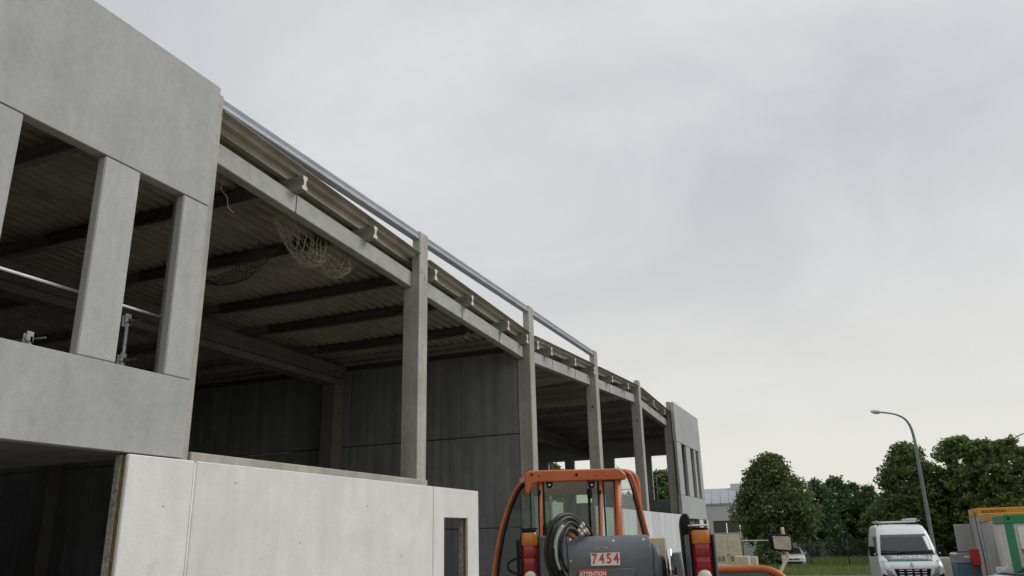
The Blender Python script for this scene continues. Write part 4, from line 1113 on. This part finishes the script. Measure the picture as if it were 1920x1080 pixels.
lamp_post('far street lamp arm rising above the trees at the right edge', (1895, 900), 78.0,
          [(1894, 835), (1898, 826), (1905, 820), (1914, 815), (1926, 812), (1940, 810), (1958, 809)], 0.11, 0.05)

# ================================================================== FAR BUILT THINGS
wp0 = at_depth(1290, 960, 75); Yw = wp0.y
whs = thing('warehouse', 'pale grey clad warehouse with brown tinted window band beyond the building end', 'building', (-12, Yw, gz(Yw)), rad(7))
g = gz(Yw)
def loc_w(px, py):
    d_ = raydir(px, py); n_ = Vector((math.sin(rad(7)), -math.cos(rad(7)), 0)); p0 = Vector((-12, Yw, 0))
    t = (p0 - CP).dot(n_) / d_.dot(n_); p = CP + d_ * t - p0
    e = Vector((math.cos(rad(7)), math.sin(rad(7)), 0)); return p.dot(e), p.z - g
xL = loc_w(1240, 960)[0]; xR = loc_w(1460, 960)[0]; zE = loc_w(1360, 946)[1]; zR = loc_w(1350, 926)[1]
w0, wz1 = loc_w(1337, 977); wz0 = loc_w(1360, 999)[1]
box('wall', xL, w0, 0, 14, 0, zE, 'wh_wall', whs); box('wall', w0 + 0.001, xR, 0, 14, wz1, zE, 'wh_wall', whs); box('wall', w0 + 0.001, xR, 0.0, 14, 0, wz0, 'wh_wall', whs)
for k in range(5):
    a = w0 + (xR - w0) * k / 5; b = w0 + (xR - w0) * (k + 1) / 5
    box('window', a + 0.03, b - 0.03, 0.12, 0.16, wz0, wz1, 'wh_glass', whs)
V = [(xL, -0.15, zE), (xR, -0.15, zE), (xR, 5, zR + 0.6), (xL, 5, zR + 0.6), (xL, -0.15, zE + 0.12), (xR, -0.15, zE + 0.12), (xR, 5, zR + 0.75), (xL, 5, zR + 0.75)]
rf = obj('roof', V, [(0, 3, 2, 1), (4, 5, 6, 7), (0, 1, 5, 4), (1, 2, 6, 5), (2, 3, 7, 6), (3, 0, 4, 7)], 'wh_roof', whs)
k = 0
x = xL
while x < xR:
    t0, t1 = Vector((x, -0.16, zE + 0.13)), Vector((x, 5, zR + 0.76))
    tube('roof_seam', [t0, t1], 0.03, 'wh_roof', rf, 4); x += 0.8
u0 = loc_w(1369, 921); box('roof_unit', u0[0], u0[0] + 3, 4.5, 7, zR + 0.5, zR + 1.15, 'wh_wall', rf)

def cab_loc(px, py, zc): return at_depth(px, py, zc)
p0 = cab_loc(1338, 1004, 58); p1 = cab_loc(1385, 1004, 58); g = gz(p0.y)
ec = thing('electrical_cabinet', 'tall cream double-door electrical cabinet beside the end of the building', 'cabinet', (p0.x, p0.y, g), rad(14))
Wd = (p1 - p0).length; Hh = p0.z - g
box('case', 0, Wd, 0.03, 0.6, 0, Hh, 'cream', ec, 0.02)
for k in range(2):
    dr = box('door', 0.04 + k * Wd / 2, Wd / 2 - 0.02 + k * Wd / 2, 0, 0.028, 0.3, Hh - 0.25, 'cream', ec, 0.008)
    for a in range(2):
        bm = bmesh.new()
        for z in range(5): bm_box(bm, 0.14 + k * Wd / 2 + a * 0.3, 0.36 + k * Wd / 2 + a * 0.3, -0.012, 0.0, 0.65 + z * 0.07, 0.69 + z * 0.07)
        from_bm('vent', bm, 'wh_glass', dr)
    box('handle', Wd / 2 + (-0.08 if k == 0 else 0.05), Wd / 2 + (-0.05 if k == 0 else 0.08), -0.03, 0, 1.0, 1.15, 'black', dr)
box('plinth', -0.03, Wd + 0.03, 0.0, 0.62, 0, 0.28, 'concrete', ec)
for k, (pxa, pxb, py) in enumerate(((1376, 1404, 1043), (1405, 1419, 1044))):
    a = at_depth(pxa, py, 53 + k); b = at_depth(pxb, py, 53 + k)
    tag(box('concrete_block', a.x, b.x, a.y, a.y + 0.8, gz(a.y) - 0.05, a.z, 'cream', None, 0.03),
        ['wider cream block on the ground right of the cream cabinet', 'narrower cream block touching the wider one right of the cabinet'][k], 'block')
# white barrier pole
a = at_depth(1390, 1014, 60); b = at_depth(1446, 1013, 60)
bt = thing('barrier', 'thin white barrier pole in front of the shrubs left of the white car', 'barrier', (a.x, a.y, gz(a.y)), 0)
tube('pole', [(0, 0, a.z - gz(a.y)), (b.x - a.x, b.y - a.y, b.z - gz(a.y))], 0.05, 'vanwhite', bt, 6)
for f in (0.03, 0.97): tube('post', [((b.x - a.x) * f, (b.y - a.y) * f, 0), ((b.x - a.x) * f, (b.y - a.y) * f, a.z - gz(a.y))], 0.05, 'fence', bt, 6)
# grey precast garden wall far behind
a = at_depth(1440, 1019, 80); b = at_depth(1552, 1021, 80); g = gz(a.y)
gw = thing('boundary_wall', 'low grey concrete panel wall behind the white car', 'wall', (a.x, a.y, g), math.atan2(b.y - a.y, b.x - a.x))
Lw = (Vector((b.x, b.y)) - Vector((a.x, a.y))).length; n = 4
for k in range(n):
    for z in range(3):
        box('panel', k * Lw / n + 0.08, (k + 1) * Lw / n - 0.08, 0, 0.06, z * (a.z - g) / 3 + 0.01, (z + 1) * (a.z - g) / 3, 'concrete', gw, 0.01)
for k in range(n + 1): box('post', k * Lw / n - 0.08, k * Lw / n + 0.08, -0.05, 0.11, 0, a.z - g + 0.08, 'concrete', gw, 0.01)
# wire fences
def wire_fence(label, pts, h, step, wires=True):
    P = [Vector((x, y, gz(y))) for x, y in pts]
    f = thing('wire_fence', label, 'fence', P[0], 0, 'wire fences at the grass')
    parts = []
    for p, q in zip(P, P[1:]):
        n = max(1, round((q - p).length / step))
        for k in range(n):
            a = p.lerp(q, k / n) - P[0]; b = p.lerp(q, (k + 1) / n) - P[0]
            tube('post', [a, a + Vector((0, 0, h))], 0.035, 'fence', f, 6)
            bm = bmesh.new()
            dv = (b - a); m_ = int(dv.length / 0.06)
            for j in range(m_ + 1):
                c = a + dv * (j / m_)
                vs = [bm.verts.new(c + Vector((dx_, 0, z))) for dx_, z in ((-0.004, 0.08), (0.004, 0.08), (0.004, h - 0.05), (-0.004, h - 0.05))]
                bm.faces.new(vs)
            for j in range(9):
                z = 0.08 + (h - 0.13) * j / 8
                vs = [bm.verts.new(v) for v in (a + Vector((0, 0, z)), b + Vector((0, 0, z)), b + Vector((0, 0, z + 0.010)), a + Vector((0, 0, z + 0.010)))]
                bm.faces.new(vs)
            w_ = from_bm('wire_panel', bm, 'fence', f)
    tube('post', [P[-1] - P[0], P[-1] - P[0] + Vector((0, 0, h))], 0.035, 'fence', f, 6)
    return f
wire_fence('thin dark wire fence with slim posts crossing the grass before the white car', [(-13.5, 66.0), (-3.7, 66.5), (1.6, 68.5)], 2.0, 3.4)
wire_fence('dark green mesh fence along the foot of the far trees', [(-4.5, 84), (4, 86), (16, 88)], 1.9, 2.5)

# ================================================================== VEGETATION
def leaf_mesh(name, centers, normals_up, size, rs, m, parent=None):
    """numpy leaf quads"""
    n = len(centers)
    d = rs.normal(size=(n, 3)); d /= np.linalg.norm(d, axis=1)[:, None]
    u = np.cross(d, rs.normal(size=(n, 3))); u /= np.linalg.norm(u, axis=1)[:, None]
    nr = d * 0.8 + np.array([0, 0, 1.0]) * normals_up; nr /= np.linalg.norm(nr, axis=1)[:, None]
    u = u - nr * (u * nr).sum(1)[:, None]; u /= np.linalg.norm(u, axis=1)[:, None]
    v = np.cross(nr, u)
    s = size * (0.5 + 1.1 * rs.uniform(0, 1, size=n) ** 1.6)[:, None]
    q = np.stack([centers - u * s * 0.5, centers - v * s * 0.36 + nr * s * 0.08, centers + u * s * 0.5, centers + v * s * 0.36 + nr * s * 0.08], 1).reshape(-1, 3)
    me = bpy.data.meshes.new(name)
    me.vertices.add(n * 4); me.vertices.foreach_set('co', q.astype(np.float32).ravel())
    me.loops.add(n * 4); me.loops.foreach_set('vertex_index', np.arange(n * 4, dtype=np.int32))
    me.polygons.add(n); me.polygons.foreach_set('loop_start', np.arange(0, n * 4, 4, dtype=np.int32))
    try: me.polygons.foreach_set('loop_total', np.full(n, 4, dtype=np.int32))
    except Exception: pass
    me.materials.append(MT[m]); me.update(calc_edges=True)
    o = bpy.data.objects.new(name, me); return link(o, parent)
def tree(label, x, y, H, R, m, seed, kind='round', name='leafy_tree', cb=0.9, n=9000, leaf=0.30, group=None, cat='tree'):
    rs = np.random.RandomState(seed); rnd = random.Random(seed)
    g = gz(y)
    t = thing(name, label, cat, (x, y, g), 0, group)
    ch = H - cb                     # crown height
    # trunk + limbs
    tr = [tube_data([(0, 0, -0.1), (0.03, 0.02, cb * 0.7), (0.08, 0, cb + ch * 0.35), (0.0, 0.05, cb + ch * 0.75)], [0.045 * R + 0.05, 0.04 * R + 0.03, 0.03 * R, 0.02], 8)]
    for k in range(9):
        a = rnd.uniform(0, 2 * PI); z0 = cb + ch * rnd.uniform(0.05, 0.5); L_ = R * rnd.uniform(0.55, 0.9)
        tr.append(tube_data([(0.04, 0, z0), (L_ * 0.5 * math.cos(a), L_ * 0.5 * math.sin(a), z0 + L_ * 0.25), (L_ * math.cos(a), L_ * math.sin(a), z0 + L_ * 0.6)], [0.07, 0.045, 0.012], 5))
    V, Fc = join_data(tr); obj('trunk', V, Fc, 'bark', t, smooth=True)
    # crown: clumps spread through the volume, denser near the surface
    nc = int(90 + R * 75)
    C = []
    def width(h):                   # 0..1 height -> relative radius
        if kind == 'round': return max(0.10, math.sin(PI * min(1, (h * 0.86 + 0.14)) ) ** 0.55 * (1.10 - 0.58 * h))
        if kind == 'cone': return max(0.05, (1 - h) ** 0.6)
        return max(0.16, math.sin(PI * (h * 0.8 + 0.18)) ** 0.6)
    for k in range(nc):
        h = rs.uniform(0, 1) ** (0.9 if kind != 'cone' else 1.3); a = rs.uniform(0, 2 * PI)
        rr = width(h) * R * (rs.uniform(0.15, 1.0) ** 0.45) * (rs.uniform(0.82, 1.12) if kind != 'open' else rs.uniform(0.7, 1.3))
        C.append((rr * math.cos(a), rr * math.sin(a), cb + h * ch * rs.uniform(0.95, 1.02)))
    C = np.array(C)
    wts = rs.uniform(0.5, 1.5, nc); idx = rs.choice(nc, n, p=wts / wts.sum())
    cr = (0.30 + 0.10 * R) * rs.uniform(0.7, 1.35, nc) * {'round': 1.0, 'open': 0.8, 'cone': 0.7}[kind]
    off = rs.normal(size=(n, 3)); off /= np.linalg.norm(off, axis=1)[:, None]
    off *= (rs.uniform(0, 1, n) ** 0.5)[:, None] * cr[idx][:, None] * np.array([1.25, 1.25, 0.8])
    pts = C[idx] + off
    leaf_mesh('crown', pts, 0.55, leaf, rs, m, t)
    return t
def px_xy(px, zc, py=990):
    p = at_depth(px, py, zc); return p.x, p.y
def ztop(px, py, zc): return at_depth(px, py, zc).z
def T_(label, px, py_top, zc, wpx, m, seed, kind='round', **k):
    x, y = px_xy(px, zc); H = ztop(px, py_top, zc) * (1.0) - gz(y)
    d_ = raydir(px, py_top); tt = y / d_.y; H = (CP + d_ * tt).z - gz(y)
    return tree(label, x, y, H, wpx / 2 / F_PX * zc, m, seed, kind, **k)
GT = 'trees beyond the grass'
T_('dense dark maple tree with rounded crown beside the warehouse', 1456, 857, 63, 165, 'leaf_a', 1, n=34000, leaf=0.23, group=GT, cb=2.0)
T_('dense dark maple tree with rounded crown behind the lamp post', 1722, 836, 64, 160, 'leaf_a', 2, n=38000, leaf=0.23, group=GT, cb=1.2)
T_('tall light green open tree right of the maple behind the lamp post', 1822, 818, 62, 112, 'leaf_b', 3, 'open', n=16000, leaf=0.26, group=GT, cb=1.0)
T_('tall light green open tree behind the site cabins, middle of the right clump', 1872, 826, 60, 110, 'leaf_b', 4, 'open', n=16000, leaf=0.26, group=GT, cb=0.8)
T_('tall light green open tree cut by the right edge above the cabins', 1922, 822, 58, 100, 'leaf_b', 5, 'open', n=15000, leaf=0.26, group=GT, cb=0.8)
T_('dark spiky conifer next to the left maple', 1540, 903, 84, 130, 'leaf_c', 6, 'cone', n=9000, group=GT, cb=0.4, leaf=0.28, name='conifer_tree')
T_('dark conifer with the tallest tip in the gap between the maples', 1577, 893, 88, 135, 'leaf_c', 7, 'cone', n=9500, group=GT, cb=0.4, leaf=0.28, name='conifer_tree')
T_('dark conifer right of the tallest conifer in the gap', 1610, 905, 90, 135, 'leaf_c', 8, 'cone', n=9000, group=GT, cb=0.4, leaf=0.28, name='conifer_tree')
T_('lower dark conifer partly behind the right maple', 1640, 914, 86, 130, 'leaf_c', 9, 'cone', n=9000, group=GT, cb=0.4, leaf=0.28, name='conifer_tree')
T_('dark conifer tucked against the left maple', 1512, 925, 82, 100, 'leaf_c', 10, 'cone', n=9000, group=GT, cb=0.3, leaf=0.26, name='conifer_tree')
GH = 'dark shrubs along the far fence'
for k, (px, py, zc, wd, lab) in enumerate(((1530, 950, 89, 70, 'dark rounded shrub at the right foot of the left maple'), (1572, 945, 90, 70, 'dark rounded shrub under the tallest conifer'), (1615, 948, 90, 74, 'dark rounded shrub left of the white van roof'),
                                          (1665, 940, 80, 90, 'dark rounded shrub behind the left side of the van'), (1735, 930, 72, 100, 'dark rounded shrub behind the lamp post foot'), (1800, 915, 66, 100, 'dark shrub behind the open cabin door'), (1862, 905, 62, 110, 'dark shrub behind the orange roof bands'), (1925, 900, 60, 100, 'dark shrub behind the green cabin at the right edge'))):
    T_(lab, px, py, zc, wd, 'leaf_a' if k > 2 else 'leaf_c', 20 + k, 'open', n=8000, group=GH, cb=0.1, name='shrub', cat='shrub')
T_('low yellow-green bush left of the wing mirror', 1432, 1012, 61, 46, 'leaf_b', 40, 'open', n=1500, cb=0.05, leaf=0.2, name='shrub', cat='shrub')
# trees visible through the end wall windows
def T2(label, x, y, ztop_, R, seed, n=6000):
    tree(label, x, y, ztop_ - gz(y), R, 'leaf_a', seed, 'round', n=n, cb=1.0, group=GT)
T2('dark green tree seen through the right end window behind the guard rail', -13.9, 63.0, 6.6, 2.6, 50)
T2('dark green tree seen through the leftmost end window', -24.2, 66.0, 8.2, 2.4, 51)
T2('low green tree seen through the cab behind the building', -18.5, 70.0, 5.2, 2.2, 52, 4000)

# grass
rs = np.random.RandomState(7)
n = 52000
gx = rs.uniform(-15, 22, n); gy = 53.7 + 35 * rs.uniform(0, 1, n) ** 1.25
gzv = np.array([gz(v) for v in gy])
h = rs.uniform(0.10, 0.34, n) * (0.7 + 0.6 * (np.sin(gx * 0.9) * np.cos(gy * 0.7) > 0)); wd = rs.uniform(0.02, 0.045, n); a = rs.uniform(0, PI, n)
bx = np.cos(a) * wd; by = np.sin(a) * wd; lx = rs.normal(0, 0.09, n); ly = rs.normal(0, 0.09, n)
P = np.stack([np.stack([gx - bx, gy - by, gzv - 0.04], 1), np.stack([gx + bx, gy + by, gzv - 0.04], 1), np.stack([gx + lx, gy + ly, gzv + h], 1)], 1).reshape(-1, 3)
me = bpy.data.meshes.new('grass'); me.vertices.add(n * 3); me.vertices.foreach_set('co', P.astype(np.float32).ravel())
me.loops.add(n * 3); me.loops.foreach_set('vertex_index', np.arange(n * 3, dtype=np.int32)); me.polygons.add(n); me.polygons.foreach_set('loop_start', np.arange(0, n * 3, 3, dtype=np.int32))
try: me.polygons.foreach_set('loop_total', np.full(n, 3, dtype=np.int32))
except Exception: pass
me.materials.append(MT['grass']); me.update(calc_edges=True)
go = bpy.data.objects.new('grass', me); COL.objects.link(go)
go['kind'] = 'stuff'; go['label'] = 'rough green grass between the road and the trees'; go['category'] = 'grass'
